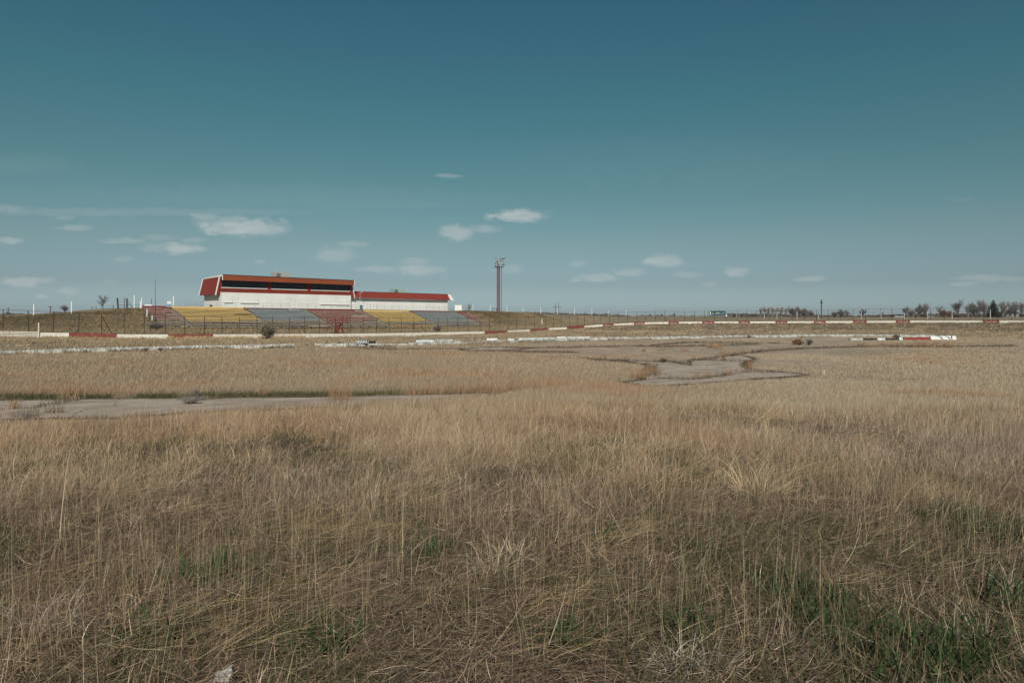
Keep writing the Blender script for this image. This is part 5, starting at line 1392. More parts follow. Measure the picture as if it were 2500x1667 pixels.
# white shed past the wing, with its landing
s = s_at(1118.5, 1.0); p = st(s, 1.0); zb = z1(*p)
o = thing('ticket_shed', 'small white box shed at the right end of the wing', 'shed', (p[0], p[1], zb), .1)
mb = MB(); mb.box(-.95, .95, -.8, .8, .0, 1.72); mb.build('wall', M['white_siding'], o)
mb = MB(); mb.box(-1.0, 1.0, -.87, .87, 1.725, 1.80); mb.build('roof', M['conc_bright'], o)
mb = MB(); mb.box(-.55, .25, -.83, -.802, .08, 1.5); dr = mb.build('door', M['white_trim'], o)
mb = MB(); mb.box(.1, .16, -.86, -.832, .75, .86); mb.build('handle', M['dark_steel'], dr)
mb = MB(); mb.box(-1.3, 2.3, -1.3, -.9, -.1, .05); mb.build('plinth', M['conc_bright'], o)
o2 = thing('hand_rail', 'little grey hand rail beside the white box shed', 'railing', (p[0] - 1.55, p[1] - .3, zb), .1)
for x in (-.55, .0, .5):
    mb = MB(); mb.tube((x, 0, -.1), (x, 0, 1.3), .03, None, 6); mb.build('post', M['rail_grey'], o2)
for z in (1.28, .75):
    mb = MB(); mb.tube((-.55, 0, z), (.5, 0, z), .025, None, 6); mb.build('rail', M['rail_grey'], o2)
o3 = thing('stair_rail', 'sloping grey stair rail running down to the right of the white box shed', 'railing', (p[0] + 1.25, p[1], zb), .0)
for k in range(4):
    mb = MB(); mb.tube((k * .75, 0, -.3), (k * .75, 0, 1.9 - k * .5), .028, None, 6); mb.build('post', M['rail_grey'], o3)
for dz in (1.9, 1.45):
    mb = MB(); mb.tube((0, 0, dz), (2.25, 0, dz - 1.5), .028, None, 6); mb.build('rail', M['rail_grey'], o3)

# ------------------------------------------------------------------ light tower
d = 200.0; a = P(1219, 764, d); zb = z1(a[0], a[1])
tw = thing('light_tower', 'tall red and grey lattice light tower crowned with floodlights', 'light tower', (a[0], a[1], zb))
HT_ = CAMZ - (652 - HY) / F * d - zb
legs = [(-.60, -.30, 'tower_red'), (-.10, -.62, 'tower_red'), (.62, .10, 'tower_grey'), (.05, .60, 'tower_grey')]
for x, y, m in legs:
    mb = MB(); mb.tube((x, y, -.2), (x, y, HT_ + (2.0 if m == 'tower_red' else .2)), .135 if m == 'tower_red' else .08, None, 6); mb.build('leg', M[m], tw)
def lattice(i, j, m, step, diag):
    mb = MB(); (x0, y0, _), (x1, y1, _) = legs[i], legs[j]; z = .2; k = 0
    while z < HT_ - .1:
        mb.tube((x0, y0, z), (x1, y1, z), .03, None, 4, caps=False)
        if diag:
            z2 = min(z + step, HT_); (mb.tube((x0, y0, z), (x1, y1, z2), .05, None, 4, caps=False) if k % 2 == 0 else mb.tube((x1, y1, z), (x0, y0, z2), .05, None, 4, caps=False))
        z += step; k += 1
    mb.build('lattice', M[m], tw)
lattice(0, 1, 'tower_red', .8, True); lattice(1, 2, 'tower_grey', .8, False); lattice(2, 3, 'tower_grey', 1.1, False); lattice(3, 0, 'tower_red', 1.1, True)
mb = MB(); mb.box(-1.45, 1.2, -1.0, .9, HT_ - .08, HT_ + .05); mb.build('platform', M['dark_steel'], tw)
lr = random.Random(3)
for r_ in range(4):
    z = HT_ + .45 + r_ * .62
    mb = MB(); mb.tube((-1.15, -.55, z), (1.35, -.55, z), .045, None, 5); mb.build('lamp_bar', M['dark_steel'], tw)
    for c in range(6):
        if (r_, c) in ((3, 2), (0, 0), (1, 5)): continue
        x = -1.05 + c * .46 + (.08 if r_ % 2 else 0); yw = lr.uniform(-2.2, .3) if c < 3 else lr.uniform(.0, 1.8)
        f = MB(); prof = [(0, 0), (.11, .01), (.16, .08), (.235, .30), (.25, .33)]
        dr_ = np.array((math.sin(yw), -math.cos(yw), -.45)); dr_ /= np.linalg.norm(dr_)
        ex = np.cross(dr_, (0, 0, 1)); ex /= np.linalg.norm(ex); ey = np.cross(ex, dr_); base = np.array((x, -.6, z + .16))
        def place(mbx):
            mbx.v = [tuple(base + ex * v[0] + ey * v[1] + dr_ * (v[2] - .05)) for v in mbx.v]; return mbx
        f.lathe(prof, 12); fl = place(f).build('floodlight', M['lamp_shell'], tw)
        g = MB(); g.lathe([(0, .325), (.235, .322)], 12); place(g).build('lens', M['lamp_lens'], fl)
for x in (-1.15, 1.3):
    mb = MB(); mb.tube((x, -.55, HT_), (x, -.55, HT_ + 2.6), .04, None, 5); mb.build('upright', M['dark_steel'], tw)

# ------------------------------------------------------------------ billboard and buildings beyond the track
d = 330.0; a = P(1750.5, 775, d); zb = z1(a[0], a[1])
bb = thing('billboard', 'teal roadside billboard with a white figure and a line of white print', 'billboard', (a[0], a[1], zb), -.05)
w = 39.5 / F * d; z0 = CAMZ - (769.3 - HY) / F * d - zb; h = 10.2 / F * d
mb = MB(); mb.box(-w / 2, w / 2, -.12, .12, z0, z0 + h); mb.build('panel', M['teal_sign'], bb)
mb = MB(); mb.box(-w / 2 - .04, w / 2 + .04, -.1, .3, z0 - .55, z0 - .01); mb.build('catwalk', M['sign_grey'], bb)
for k in range(5):
    x = -w / 2 + .5 + k * (w - 1) / 4; mb = MB(); mb.bar((x, .35, -.5), (x, .35, z0 + h * .9), .22, .22); mb.build('leg', M['pole_wood'], bb)
mb = MB()
mb.poly([(-w * .455, -.125, z0 + h * .22), (-w * .385, -.125, z0 + .12), (-w * .375, -.125, z0 + h * .55), (-w * .40, -.125, z0 + h * .72), (-w * .435, -.125, z0 + h * .66), (-w * .425, -.125, z0 + h * .45)])
mb.poly([(-w * .42 + .16 * math.cos(t), -.125, z0 + h * .83 + .2 * math.sin(t)) for t in np.linspace(0, 6.28, 9)[:-1]])
mb.build('figure', M['sign_white'], bb)
mb = MB(); tr = random.Random(2)
def word(x0, x1, y0, y1):
    x = x0
    while x < x1:
        lw = .08 + tr.random() * .08; mb.poly([(x, -.125, y0), (x + lw, -.125, y0), (x + lw, -.125, y1 - tr.random() * .18), (x, -.125, y1 - tr.random() * .12)]); x += lw + .09
word(-w * .30, -w * .11, z0 + h * .32, z0 + h * .50); word(.0, w * .15, z0 + h * .36, z0 + h * .58); word(w * .20, w * .24, z0 + h * .42, z0 + h * .54); word(w * .29, w * .43, z0 + h * .38, z0 + h * .54)
mb.poly([(-w * .055, -.125, z0 + h * .28), (-w * .035, -.125, z0 + h * .28), (-w * .02, -.125, z0 + h * .62), (-w * .04, -.125, z0 + h * .62)])
mb.build('lettering', M['sign_white'], bb)
a = P(1773, 776, 320); o = thing('fuel_tank', 'small rounded white tank at the right foot of the billboard', 'tank', (a[0], a[1], z1(a[0], a[1])))
mb = MB(); mb.lathe([(0, .3), (.3, .35), (.42, .7), (.42, 1.2), (.3, 1.5), (0, 1.58)], 14); mb.build('shell', M['sign_white'], o, smooth=True)
for x in (-.25, .25):
    mb = MB(); mb.box(x - .06, x + .06, -.2, .2, -.2, .4); mb.build('leg', M['dark_steel'], o)

def house(px0, px1, ye, yr, d, label, wallm, roofm, name='house', hip=False, chim=False):
    a = P((px0 + px1) / 2, 776, d); zb = z1(a[0], a[1]); w = (px1 - px0) / F * d; ze = CAMZ - (ye - HY) / F * d - zb; zr = CAMZ - (yr - HY) / F * d - zb; dp = 6.0
    o = thing(name, label, 'house' if name == 'house' else 'shed', (a[0], a[1], zb), random.uniform(-.06, .06))
    mb = MB(); mb.box(-w / 2, w / 2, 0, dp, -.4, ze); mb.build('wall', M[wallm], o)
    mb = MB(); e = .35; k = w * .14 if hip else 0
    mb.poly([(-w / 2 - e, -e, ze), (w / 2 + e, -e, ze), (w / 2 + e - k, dp / 2, zr), (-w / 2 - e + k, dp / 2, zr)]); mb.poly([(w / 2 + e, dp + e, ze), (-w / 2 - e, dp + e, ze), (-w / 2 - e + k, dp / 2, zr), (w / 2 + e - k, dp / 2, zr)])
    for sx in (-1, 1): mb.poly([(sx * (w / 2 + e), -e, ze), (sx * (w / 2 + e), dp + e, ze), (sx * (w / 2 + e - k), dp / 2, zr)])
    mb.poly([(-w / 2 - e, -e, ze - .02), (-w / 2 - e, dp + e, ze - .02), (w / 2 + e, dp + e, ze - .02), (w / 2 + e, -e, ze - .02)]); ro = mb.build('roof', M[roofm], o)
    if chim: mb = MB(); mb.box(w * .2, w * .2 + .6, dp / 2, dp / 2 + .6, zr - .6, zr + .9); mb.build('chimney', M['conc_grey'], ro)
    n = max(1, int(w / 3.2))
    for i in range(n):
        x = -w / 2 + w * (i + .5) / n; mb = MB(); mb.box(x - .45, x + .45, -.06, -.004, ze * .35, ze * .8); wo = mb.build('window', M['white_trim'], o)
        mb = MB(); mb.box(x - .38, x + .38, -.075, -.063, ze * .38, ze * .77); mb.build('glass', M['glass'], wo)
    return o
house(2455, 2489, 765, 757.5, 432, 'dark red roofed house behind the bare trees at the right edge', 'house_wall', 'roof_dark', hip=True, chim=True)
house(2184, 2207, 770, 768, 420, 'low bluish shed far behind the track wall', 'shed_wall', 'roof_dark', 'farm_shed')
house(2266, 2283, 770, 768.6, 400, 'low white shed under the reddish brush', 'house_wall', 'house_wall', 'farm_shed')
house(2343, 2358, 770.5, 768.4, 400, 'long dark low shed left of the conifer', 'roof_dark', 'roof_dark', 'farm_shed')

# ------------------------------------------------------------------ trees
def bare_tree(seed, h, spread, twist=.5, lv=5, trunk_r=None, stems=1, vert=.75, low=.25, rmin=.0026):
    """leafless tree: a tapered trunk and forking limbs from low down, ending in sprays of thin twigs"""
    rr = random.Random(seed); trunk, crown = MB(), MB(); tr_ = trunk_r or h * .022
    def grow(p, dirv, ln, r, lev):
        bend = np.array((rr.gauss(0, .08), rr.gauss(0, .08), 0)); mid = p + (dirv + bend) * ln * .5; q = p + dirv * ln
        tgt = trunk if lev <= 1 else crown
        if lev < 4:
            tgt.tube(p, mid, r, r * .84, 5 if lev < 2 else 3, caps=False); tgt.tube(mid, q, r * .84, r * .66, 5 if lev < 2 else 3, caps=False)
        else: tgt.tube(p, q, r, r * .6, 3, caps=False)
        if lev >= lv: return
        n = (4 if lev == 0 else rr.choice((2, 3, 3, 4)))
        if 1 <= lev <= 3:                             # side twigs all along the limbs
            for _ in range(3):
                ax = np.array((rr.gauss(0, 1), rr.gauss(0, 1), rr.gauss(.5, .4))); ax /= np.linalg.norm(ax)
                sd_ = dirv * .45 + ax * .8; sd_ /= np.linalg.norm(sd_)
                grow(p + dirv * ln * rr.uniform(.2, .95), sd_, ln * rr.uniform(.4, .7), max(r * .35, h * rmin), max(lev + 2, lv - 1))
        for j in range(n):
            ax = np.array((rr.gauss(0, 1), rr.gauss(0, 1), rr.gauss(.1, .4))); ax /= np.linalg.norm(ax)
            nd_ = dirv * vert + ax * spread * (.7 + .6 * rr.random()); nd_[2] += .16; nd_ /= np.linalg.norm(nd_)
            s0 = 1.0 if j == 0 else rr.uniform(low, 1.0)
            grow(p + dirv * ln * s0, nd_, ln * rr.uniform(.66, .98), max(r * .60, h * rmin), lev + 1)
    for k in range(stems):
        dv = np.array((rr.gauss(0, .1 + .2 * (stems > 1)), rr.gauss(0, .1 + .2 * (stems > 1)), 1)); dv /= np.linalg.norm(dv)
        grow(np.array((rr.gauss(0, .006) * stems * h, rr.gauss(0, .006) * stems * h, -.02 * h)), dv, h * (.16 if stems == 1 else .2), tr_, 0)
    zmax = max(v[2] for v in crown.v); k = h / zmax
    for m_ in (trunk, crown): m_.v = [(x * k, y * k, z * k) for x, y, z in m_.v]
    return trunk, crown
def conifer(seed, h, r):
    rr = random.Random(seed); trunk, crown = MB(), MB(); trunk.tube((0, 0, -.2), (0, 0, h * .95), h * .03, .03, 7)
    z = h * .06
    while z < h * .985:
        f = 1 - z / h; n = int(9 + 20 * f); br_ = r * (f ** .85) * 1.02
        for k in range(n):
            a = rr.random() * 6.28; L_ = br_ * rr.uniform(.72, 1.12); dirv = np.array((math.cos(a), math.sin(a), 0)); sd = np.array((-math.sin(a), math.cos(a), 0))
            for j in range(5):
                u = (j + .6) / 5; p = dirv * L_ * u + np.array((0, 0, z - .16 * L_ * u + .05 * L_ * u * u)); w = (.55 - .2 * u) * (.5 + L_ * .26)
                for sg in (-1, 1):
                    tip = p + sd * sg * w + dirv * w * .7 - np.array((0, 0, w * rr.uniform(.1, .5)))
                    crown.poly([p - dirv * .3, p + dirv * .3, tip])
                crown.poly([p - sd * .1, p + sd * .1, p + dirv * w * .8 - np.array((0, 0, w * .3))])
        z += h * .017 + .06 * f
    return trunk, crown
PROTO = {}
def proto(key, fn, bark, twig):
    t, c = fn(); PROTO[key] = (t, c, bark, twig, None)
def tree(name, key, px, yt, d, label, cat='tree', group=None, yb=775.0, wide=1.0, rz=None):
    t, c, bark, twig, root = PROTO[key]
    a = P(px, yb, d); zb = z1(a[0], a[1]); h = CAMZ - (yt - HY) / F * d - zb
    if root is None or True:
        if root is None:
            o = thing(name, label, cat, (0, 0, 0), 0, group); t.build('trunk', M[bark], o); c.build('crown', M[twig], o)
            H0 = max(v[2] for v in c.v); PROTO[key] = (t, c, bark, twig, (o, H0))
        else:
            o0, H0 = root; o = copy_tree(o0); o.name = name; o['label'] = label; o['category'] = cat
            if group: o['group'] = group
        H0 = PROTO[key][4][1]
    k = h / H0
    o.location = (a[0], a[1], zb); o.scale = (k * wide, k * wide, k); o.rotation_euler = (0, 0, rz if rz is not None else random.uniform(0, 6.28))
    return o
proto('broad_a', lambda: bare_tree(1, 10, .50, lv=6, vert=.95, rmin=.0021), 'bark', 'twig')
proto('broad_b', lambda: bare_tree(6, 10, .58, lv=6, vert=.95, rmin=.0021), 'bark', 'twig')
proto('fork', lambda: bare_tree(8, 10, .5, lv=6, stems=3, vert=.95, rmin=.0021), 'bark', 'twig')
proto('pale', lambda: bare_tree(12, 10, .42, lv=6, vert=1.0, rmin=.0019), 'twig_pale', 'twig_pale')
proto('round', lambda: bare_tree(15, 8, .8, lv=6, stems=3), 'bark', 'twig')
proto('reddish', lambda: bare_tree(19, 7, .8, lv=6, stems=3), 'bark', 'twig_red')
proto('sapling', lambda: bare_tree(23, 7, .5, lv=4, trunk_r=.07, rmin=.0019), 'bark', 'twig')
proto('thin_bush', lambda: bare_tree(27, 6, .75, lv=4, stems=4, rmin=.0019), 'bark', 'twig')
proto('conifer', lambda: conifer(2, 10, 4.1), 'bark', 'needles')
G1 = 'bare trees beyond the right side of the track'
D1 = 400
for args in (('bare_tree', 'broad_a', 2213, 745, D1, 'low leafless tree at the left end of the right tree row'), ('bare_tree', 'round', 2226, 751, 395, 'bushy leafless tree behind the bluish shed'), ('bare_tree', 'fork', 2241, 741.5, D1, 'forked leafless tree right of the bluish shed'), ('bare_tree', 'broad_b', 2260, 737, 405, 'wide leafless tree left of the thin sapling'),
             ('bare_tree', 'sapling', 2293, 744, D1, 'thin leafless sapling between two wide bare trees'), ('brush_tree', 'reddish', 2302, 755, 395, 'red brown brushy tree right of the white shed'), ('brush_tree', 'reddish', 2320, 757, 395, 'red brown brushy tree left of the tall bare one'), ('brush_tree', 'reddish', 2256, 762, 390, 'low red brown brush under the wide leafless tree'),
             ('bare_tree', 'broad_a', 2340, 728.5, D1, 'tall leafless tree with a dense round crown near the dark shed'), ('bare_tree', 'pale', 2364, 741, 405, 'pale wispy tree between the dense crown and the reddish crown'), ('bare_tree', 'fork', 2385, 735, 405, 'leaning grey leafless tree left of the reddish crown'), ('bare_tree', 'broad_b', 2402, 728.5, D1, 'tall leafless tree with a reddish crown next to the conifer'), ('bare_tree', 'broad_a', 2392, 742, 390, 'shorter leafless tree beneath the reddish crown'),
             ('bare_tree', 'pale', 2448, 730, 405, 'pale leafless tree just right of the conifer'), ('bare_tree', 'fork', 2462, 745, 410, 'forked bare tree left of the dark red roof'), ('bare_tree', 'broad_b', 2478, 731.5, 410, 'leafless tree rising behind the dark red roof'), ('bare_tree', 'pale', 2496, 732, 405, 'pale leafless tree at the right edge of the view'), ('bare_tree', 'broad_a', 2520, 735, 400, 'leafless tree cut by the right edge of the view'),
             ('bare_tree', 'round', 2052, 751, 380, 'round olive brown tree right of the dark pole'), ('bare_tree', 'round', 2036, 757, 385, 'smaller round tree beside the dark pole'), ('bare_tree', 'broad_b', 2068, 755, 382, 'round tree touching the olive brown one'), ('bare_tree', 'fork', 2103, 752, 385, 'leafless tree standing alone right of the round trees'), ('bare_tree', 'sapling', 2154, 760, 400, 'small dark bush tree left of the bluish shed'), ('bare_tree', 'round', 2170, 765, 420, 'tiny low tree between the dark bush and the bluish shed')):
    tree(*args, group=G1)
tree('conifer', 'conifer', 2425.5, 732.5, 340, 'dark green conifer among the bare trees at the right', wide=1.1)
for i, (px, yt, k) in enumerate(((1857, 748, 'pale'), (1866, 746, 'pale'), (1876, 747, 'pale'), (1887, 745.5, 'pale'), (1897, 747, 'pale'), (1908, 746, 'pale'), (1919, 748, 'pale'), (1930, 746, 'broad_a'), (1940, 748, 'round'), (1951, 746, 'broad_b'), (1962, 749, 'round'), (1971, 751, 'fork'), (1981, 756, 'round'))):
    tree('bare_tree', k, px, yt, 420 + (i % 3) * 8, ('pale upright tree of the grove, ' if k == 'pale' else 'dark spreading tree of the grove, ') + f'{ORD[i]} from its left end', group='trees of the grove beside the billboard', wide=.8 if k == 'pale' else 1.0)
tree('bare_tree', 'thin_bush', 157, 740, 150, 'leafless bush on the left embankment beside a white post', yb=770)
tree('bare_tree', 'thin_bush', 140, 757, 165, 'low grey leafless bush left of the taller one on the embankment', yb=770, wide=1.5)
tree('bare_tree', 'sapling', 252, 718, 142, 'small leafless tree alone on the left embankment', yb=762, wide=1.15)
tree('bare_tree', 'sapling', 1147, 740, 198, 'leafless sapling right of the white box shed', yb=763)
for px, yt, d, lab in ((1616, 764.5, 700, 'tiny far tree on the horizon, left of two'), (1646, 764, 700, 'tiny far tree on the horizon, nearest the billboard'), (1588, 765, 750, 'tiny far tree on the horizon, farthest from the billboard'), (20, 757, 520, 'small reddish far tree at the left edge of the horizon'), (44, 765, 560, 'tiny far tree at the left, beside the reddish one')):
    tree('bare_tree', 'round', px, yt, d, lab, group='tiny trees on the horizon')
# shrubs inside the track
def shrub(px, yt, yb, d, label, key, twig, wide=1.0, seed=3, leaf=None, leafn=0, name='shrub'):
    a = P(px, yb, d); zb = z1(a[0], a[1]); h = CAMZ - (yt - HY) / F * d - zb
    o = thing(name, label, 'shrub', (a[0], a[1], zb)); t, c = bare_tree(seed, h, .85, lv=5, stems=4, trunk_r=h * .018)
    t.v = [(x * wide, y * wide, z) for x, y, z in t.v]; c.v = [(x * wide, y * wide, z) for x, y, z in c.v]
    t.build('stem', M['bark'], o); co = c.build('crown', M[twig], o)
    if leaf:
        lf = MB(); rr = random.Random(seed); k = 0
        while k < leafn:
            v = rr.choice(c.v)
            if v[2] < h * .22: continue
            p = np.array(v) + np.array((rr.gauss(0, .08), rr.gauss(0, .08), rr.gauss(0, .06))); e = np.array((rr.gauss(0, 1), rr.gauss(0, 1), rr.gauss(0, 1))) * .08; g = np.array((rr.gauss(0, 1), rr.gauss(0, 1), rr.gauss(0, 1))) * .07
            lf.poly([p, p + e, p + e + g, p + g]); k += 1
        lf.build('leaves', M[leaf], o)
M['olive_leaf'] = paint('olive_leaf', (.19, .165, .07), (.24, .18, .09), .4, 3, .8)
M['rust_leaf'] = paint('rust_leaf', (.22, .10, .05), (.2, .15, .09), .4, 3, .8)
shrub(649, 783, 815.5, 108.5, 'round olive bush growing between the wall and the blue benches', None, 'twig', 1.0, 31, 'olive_leaf', 1500)
shrub(372, 783, 806, 112, 'dark tangled shrub at the foot of the left red benches', None, 'twig', 1.1, 33)
shrub(391, 788, 806, 113, 'low dark shrub right of the tall thin mast', None, 'twig', 1.2, 35)
shrub(1066, 793, 803, 150, 'small dark shrub in front of the blue grey benches', None, 'twig', 1.3, 37, 'olive_leaf', 200)
shrub(1975, 821, 843, 67, 'small leafless shrub alone near the inner barrier', None, 'twig', .9, 39)
shrub(1948, 829, 842, 68, 'low reddish brown shrub left of the lone leafless shrub', None, 'twig_red', 1.7, 41, 'rust_leaf', 300)
shrub(2187, 814, 826, 88, 'dark brown shrub between the white barriers at the right', None, 'twig', 1.2, 43, 'rust_leaf', 150)
shrub(353, 846, 865, 55.5, 'dark weed clump against the barrier, left of its twin', None, 'twig', 1.6, 45)
shrub(392, 846, 864, 56, 'dark weed clump against the barrier, right of its twin', None, 'twig', 1.5, 47)
shrub(1828, 816, 826, 90, 'small dark weed clump poking above the far barrier', None, 'twig', 1.0, 49)
shrub(1620, 872, 892, 43, 'dry brown bush at the left corner of the cracked asphalt', None, 'twig_red', 1.4, 51)
shrub(468, 962, 981, 20.5, 'dry grey bush on the far edge of the asphalt strip', None, 'twig_pale', 1.9, 53)
shrub(480, 942, 972, 21.5, 'slim dark dead weed leaning beside the grey bush', None, 'twig', .5, 55)
shrub(60, 1000, 1038, 15.6, 'dead grey bush on the near edge of the asphalt strip', None, 'twig_pale', 1.5, 57)

# distant bare woods along the horizon: too many trees to count
def woods():
    mb = MB(); rr = random.Random(77)
    def band(p0, p1, d, ytop, n, j=60):
        for _ in range(n):
            px = rr.uniform(p0, p1); dd = d + rr.uniform(0, j); x = (px - CX) / F * dd; zb = 2.0
            yt = np.interp(px, *zip(*ytop)) + rr.gauss(0, 1.0) + (1.2 if rr.random() < .3 else 0)
            h = max(CAMZ - (yt - HY) / F * dd - zb, .8); w = h * rr.uniform(.35, .8)
            for k in range(5):
                a = rr.uniform(0, 3.14); c, s_ = math.cos(a) * w * rr.uniform(.3, .6), math.sin(a) * w * rr.uniform(.3, .6); ox, oy = rr.uniform(-w, w) * .6, rr.uniform(-w, w) * .6; lo = rr.uniform(-.2, .3) * h; hi = h * rr.uniform(.6, 1.0)
                mb.poly([(x + ox - c * .6, dd + oy - s_ * .6, zb + lo), (x + ox + c * .6, dd + oy + s_ * .6, zb + lo), (x + ox + c, dd + oy + s_, zb + hi * .7), (x + ox + c * .2, dd + oy + s_ * .2, zb + hi), (x + ox - c * .9, dd + oy - s_ * .9, zb + hi * .75)])
    band(1235, 1540, 520, ((1235, 765), (1260, 761), (1330, 762), (1420, 765), (1480, 766), (1540, 771)), 420)
    band(1775, 1905, 470, ((1775, 764), (1830, 765), (1905, 766)), 240); band(1900, 2130, 520, ((1900, 767), (2130, 770)), 240)
    band(2100, 2620, 450, ((2100, 769), (2200, 767), (2260, 765.5), (2330, 765), (2620, 765)), 760)
    band(-160, 150, 480, ((-160, 764), (60, 766), (150, 768)), 360); band(100, 460, 700, ((100, 769), (460, 770)), 160)
    band(1530, 1780, 1500, ((1530, 770), (1780, 770)), 160, 200); band(-400, 2900, 2200, ((-400, 770.4), (2900, 770.4)), 900, 500)
    o = mb.build('treeline', M['far_wood']); tag(o, 'low brown line of distant bare woods along the horizon', 'woods', kind='stuff')
woods()
SUN_E, SKY_S, EXPO = 3.8, .10, .25
SKY_TINT = [(0.467, 0.615, 0.825), (0.35, 0.43, 0.53), (0.362, 0.432, 0.41), (0.289, 0.441, 0.36), (0.231, 0.451, 0.368), (0.209, 0.43, 0.391), (0.167, 0.344, 0.313)]
CLOUD = (4.4, 4.7, 4.65, 1)
# ------------------------------------------------------------------ camera
cam = bpy.data.cameras.new('camera'); cam.lens = 24.0; cam.sensor_width = 36.0; cam.shift_y = -(833.5 - HY) / 2500.0
cam.clip_start = .1; cam.clip_end = 20000
co = bpy.data.objects.new('camera', cam); COL.objects.link(co); co.location = (0, 0, CAMZ); co.rotation_euler = (math.pi / 2, 0, 0)
sc.camera = co
sc.render.resolution_x, sc.render.resolution_y = 1024, 682

# ------------------------------------------------------------------ sun and sky
SDIR = np.array((.16, -1.47, 1.1)); SDIR /= np.linalg.norm(SDIR)
el = math.asin(SDIR[2]); azs = math.atan2(SDIR[0], SDIR[1])
sun = bpy.data.lights.new('sun', 'SUN'); sun.energy = SUN_E; sun.angle = R(.53); sun.color = (1.0, .93, .83)
so = bpy.data.objects.new('sun', sun); COL.objects.link(so)
from mathutils import Vector
so.rotation_euler = Vector(tuple(-SDIR)).to_track_quat('-Z', 'Y').to_euler(); so.location = (0, -50, 60)
w = bpy.data.worlds.new('World'); sc.world = w; w.use_nodes = True
nt = w.node_tree; nt.nodes.clear(); L = nt.links.new
out = nt.nodes.new('ShaderNodeOutputWorld'); bg = nt.nodes.new('ShaderNodeBackground'); L(bg.outputs[0], out.inputs[0])
sky = nt.nodes.new('ShaderNodeTexSky'); sky.sky_type = 'NISHITA'; sky.sun_disc = False; sky.sun_elevation = el; sky.sun_rotation = azs
sky.altitude = 300; sky.air_density = 1.0; sky.dust_density = 1.2; sky.ozone_density = 1.0
def mth(op, a, b=None, clamp=False):
    n = nt.nodes.new('ShaderNodeMath'); n.operation = op; n.use_clamp = clamp
    for i, v in enumerate((a, b)):
        if v is None: continue
        if isinstance(v, (int, float)): n.inputs[i].default_value = v
        else: L(v, n.inputs[i])
    return n.outputs[0]
tc = nt.nodes.new('ShaderNodeTexCoord'); sx = nt.nodes.new('ShaderNodeSeparateXYZ'); L(tc.outputs['Generated'], sx.inputs[0])
# colour of the air: a slightly teal cast over the Nishita sky, stronger overhead
up = mth('MAXIMUM', sx.outputs[2], 0.0)
ramp = nt.nodes.new('ShaderNodeValToRGB'); L(up, ramp.inputs[0])
e = ramp.color_ramp.elements
e[0].position = 0.016; e[0].color = (*SKY_TINT[0], 1); e[1].position = .9; e[1].color = (*SKY_TINT[-1], 1)
for pos, c in zip((.045, .10, .19, .30, .41), SKY_TINT[1:-1]):
    k = e.new(pos); k.color = (*c, 1)
mul = nt.nodes.new('ShaderNodeMixRGB'); mul.blend_type = 'MULTIPLY'; mul.inputs[0].default_value = 1.0; L(sky.outputs[0], mul.inputs[1]); L(ramp.outputs[0], mul.inputs[2])
# clouds, placed by compass bearing and height in the sky (tangents of azimuth and elevation, in 1/1667ths)
yy = mth('MAXIMUM', sx.outputs[1], .05)
cu = mth('MULTIPLY', mth('DIVIDE', sx.outputs[0], yy), 1667.0); cv = mth('MULTIPLY', mth('DIVIDE', sx.outputs[2], yy), 1667.0)
cb = nt.nodes.new('ShaderNodeCombineXYZ'); L(cu, cb.inputs[0]); L(cv, cb.inputs[1])
def noise_vec(sx_, sy_, det, amp):
    mp = nt.nodes.new('ShaderNodeMapping'); mp.inputs['Scale'].default_value = (sx_, sy_, 1); L(cb.outputs[0], mp.inputs[0])
    n = nt.nodes.new('ShaderNodeTexNoise'); n.inputs['Scale'].default_value = 1.0; n.inputs['Detail'].default_value = det; n.inputs['Roughness'].default_value = .62; L(mp.outputs[0], n.inputs[0])
    s = nt.nodes.new('ShaderNodeVectorMath'); s.operation = 'SUBTRACT'; L(n.outputs['Color'], s.inputs[0]); s.inputs[1].default_value = (.5, .5, .5)
    m = nt.nodes.new('ShaderNodeVectorMath'); m.operation = 'SCALE'; L(s.outputs[0], m.inputs[0]); m.inputs['Scale'].default_value = amp
    return m.outputs[0], n.outputs[0]
nv, nf = noise_vec(.022, .05, 6.0, 1.8)
CL = [(595, 556, 100, 21, .8), (640, 560, 60, 18, .5), (560, 548, 60, 18, .5), (500, 530, 40, 11, .4), (437, 607, 56, 12, .75), (375, 604, 40, 9, .3), (300, 588, 60, 7, .35), (1268, 528, 64, 14, .85), (1114, 569, 40, 18, .65), (1180, 558, 36, 11, .4),
      (815, 625, 55, 20, .38), (860, 596, 36, 7, .3), (1015, 661, 60, 13, .5), (920, 658, 40, 9, .38), (1014, 638, 38, 9, .28), (1095, 429, 30, 5, .35), (60, 688, 60, 12, .55), (165, 712, 28, 8, .35), (104, 724, 14, 5, .4), (18, 587, 36, 8, .5), (20, 511, 50, 11, .25),
      (180, 555, 42, 7, .35), (161, 530, 20, 6, .25), (300, 518, 420, 9, .16), (303, 633, 24, 7, .25), (395, 580, 36, 9, .18), (470, 587, 32, 6, .25), (637, 639, 16, 5, .25), (1619, 637, 44, 15, .6), (1465, 678, 48, 10, .5), (1540, 665, 32, 8, .42), (1410, 645, 20, 9, .25),
      (1795, 664, 26, 11, .5), (1677, 671, 36, 8, .25), (1731, 693, 24, 8, .25), (1984, 682, 36, 7, .38), (2425, 680, 100, 9, .3), (2356, 693, 34, 6, .3), (1407, 685, 13, 4, .4), (1242, 657, 36, 10, .3), (36, 403, 150, 24, .05), (2340, 487, 40, 6, .06), (1650, 400, 400, 60, .03), (700, 480, 500, 30, .05), (270, 690, 20, 7, .15), (950, 500, 200, 10, .06)]
acc = None
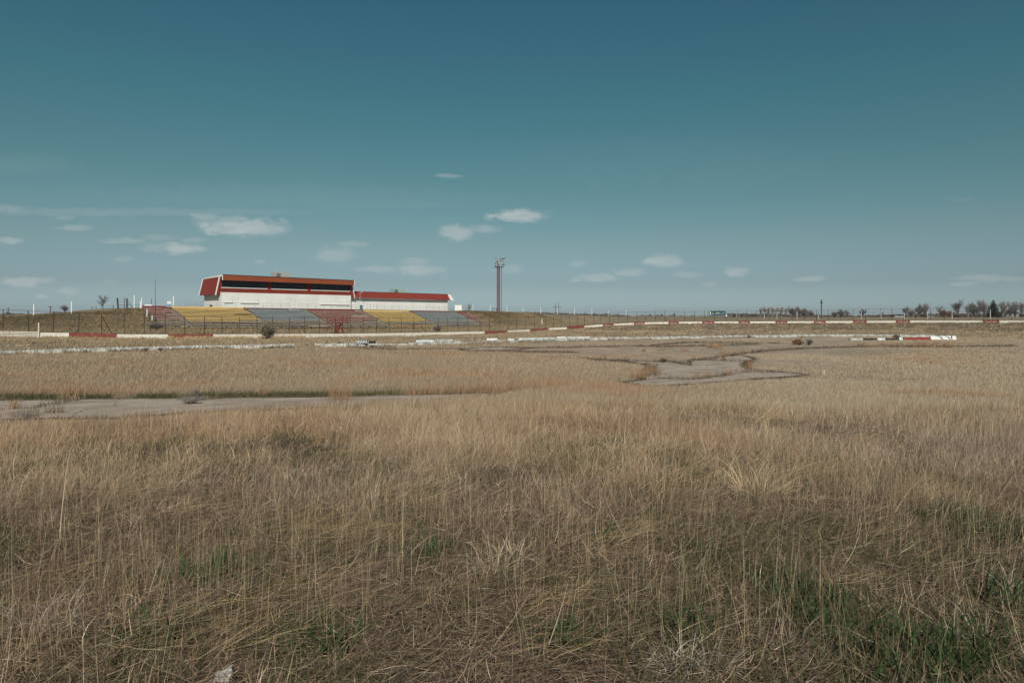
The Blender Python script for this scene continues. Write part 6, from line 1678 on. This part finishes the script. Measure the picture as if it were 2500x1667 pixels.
for px, py, hw, hh, st_ in CL:
    hw *= 1.25; hh *= 1.3
    m = nt.nodes.new('ShaderNodeVectorMath'); m.operation = 'MULTIPLY_ADD'; L(cb.outputs[0], m.inputs[0]); m.inputs[1].default_value = (1 / hw, 1 / hh, 0); m.inputs[2].default_value = (-(px - CX) / hw, -(HY - py) / hh, 0)
    a_ = nt.nodes.new('ShaderNodeVectorMath'); a_.operation = 'ADD'; L(m.outputs[0], a_.inputs[0]); L(nv, a_.inputs[1])
    l_ = nt.nodes.new('ShaderNodeVectorMath'); l_.operation = 'LENGTH'; L(a_.outputs[0], l_.inputs[0])
    r_ = nt.nodes.new('ShaderNodeMapRange'); r_.interpolation_type = 'SMOOTHSTEP'; L(l_.outputs['Value'], r_.inputs[0]); r_.inputs[1].default_value = 1.12; r_.inputs[2].default_value = .35; r_.inputs[3].default_value = 0; r_.inputs[4].default_value = st_ * .85
    acc = r_.outputs[0] if acc is None else mth('MAXIMUM', acc, r_.outputs[0])
gate_ = mth('GREATER_THAN', sx.outputs[1], .06)
acc = mth('MULTIPLY', acc, gate_)
tex = nt.nodes.new('ShaderNodeMapRange'); L(nf, tex.inputs[0]); tex.inputs[1].default_value = .25; tex.inputs[2].default_value = .75; tex.inputs[3].default_value = .62; tex.inputs[4].default_value = 1.1
acc = mth('MULTIPLY', acc, tex.outputs[0], True)
mixc = nt.nodes.new('ShaderNodeMixRGB'); L(acc, mixc.inputs[0]); L(mul.outputs[0], mixc.inputs[1]); mixc.inputs[2].default_value = CLOUD
L(mixc.outputs[0], bg.inputs[0]); bg.inputs[1].default_value = SKY_S
sc.view_settings.view_transform = 'Standard'; sc.view_settings.look = 'None'; sc.view_settings.exposure = EXPO; sc.view_settings.gamma = 1.0
# ------------------------------------------------------------------ the air between here and the horizon
hz = MB(); hz.box(-9600, 9600, -9600, 9600, -5.0, 26.0)
hm = bpy.data.materials.new('haze_air'); hm.use_nodes = True; hn = hm.node_tree; hn.nodes.clear()
ho = hn.nodes.new('ShaderNodeOutputMaterial'); pv = hn.nodes.new('ShaderNodeVolumePrincipled'); pv.inputs['Color'].default_value = (.80, .88, .93, 1); pv.inputs['Density'].default_value = .00009
hn.links.new(pv.outputs[0], ho.inputs['Volume'])
hobj = hz.build('haze', hm); tag(hobj, 'thin pale haze hanging over the far fields and trees', 'haze', kind='stuff')
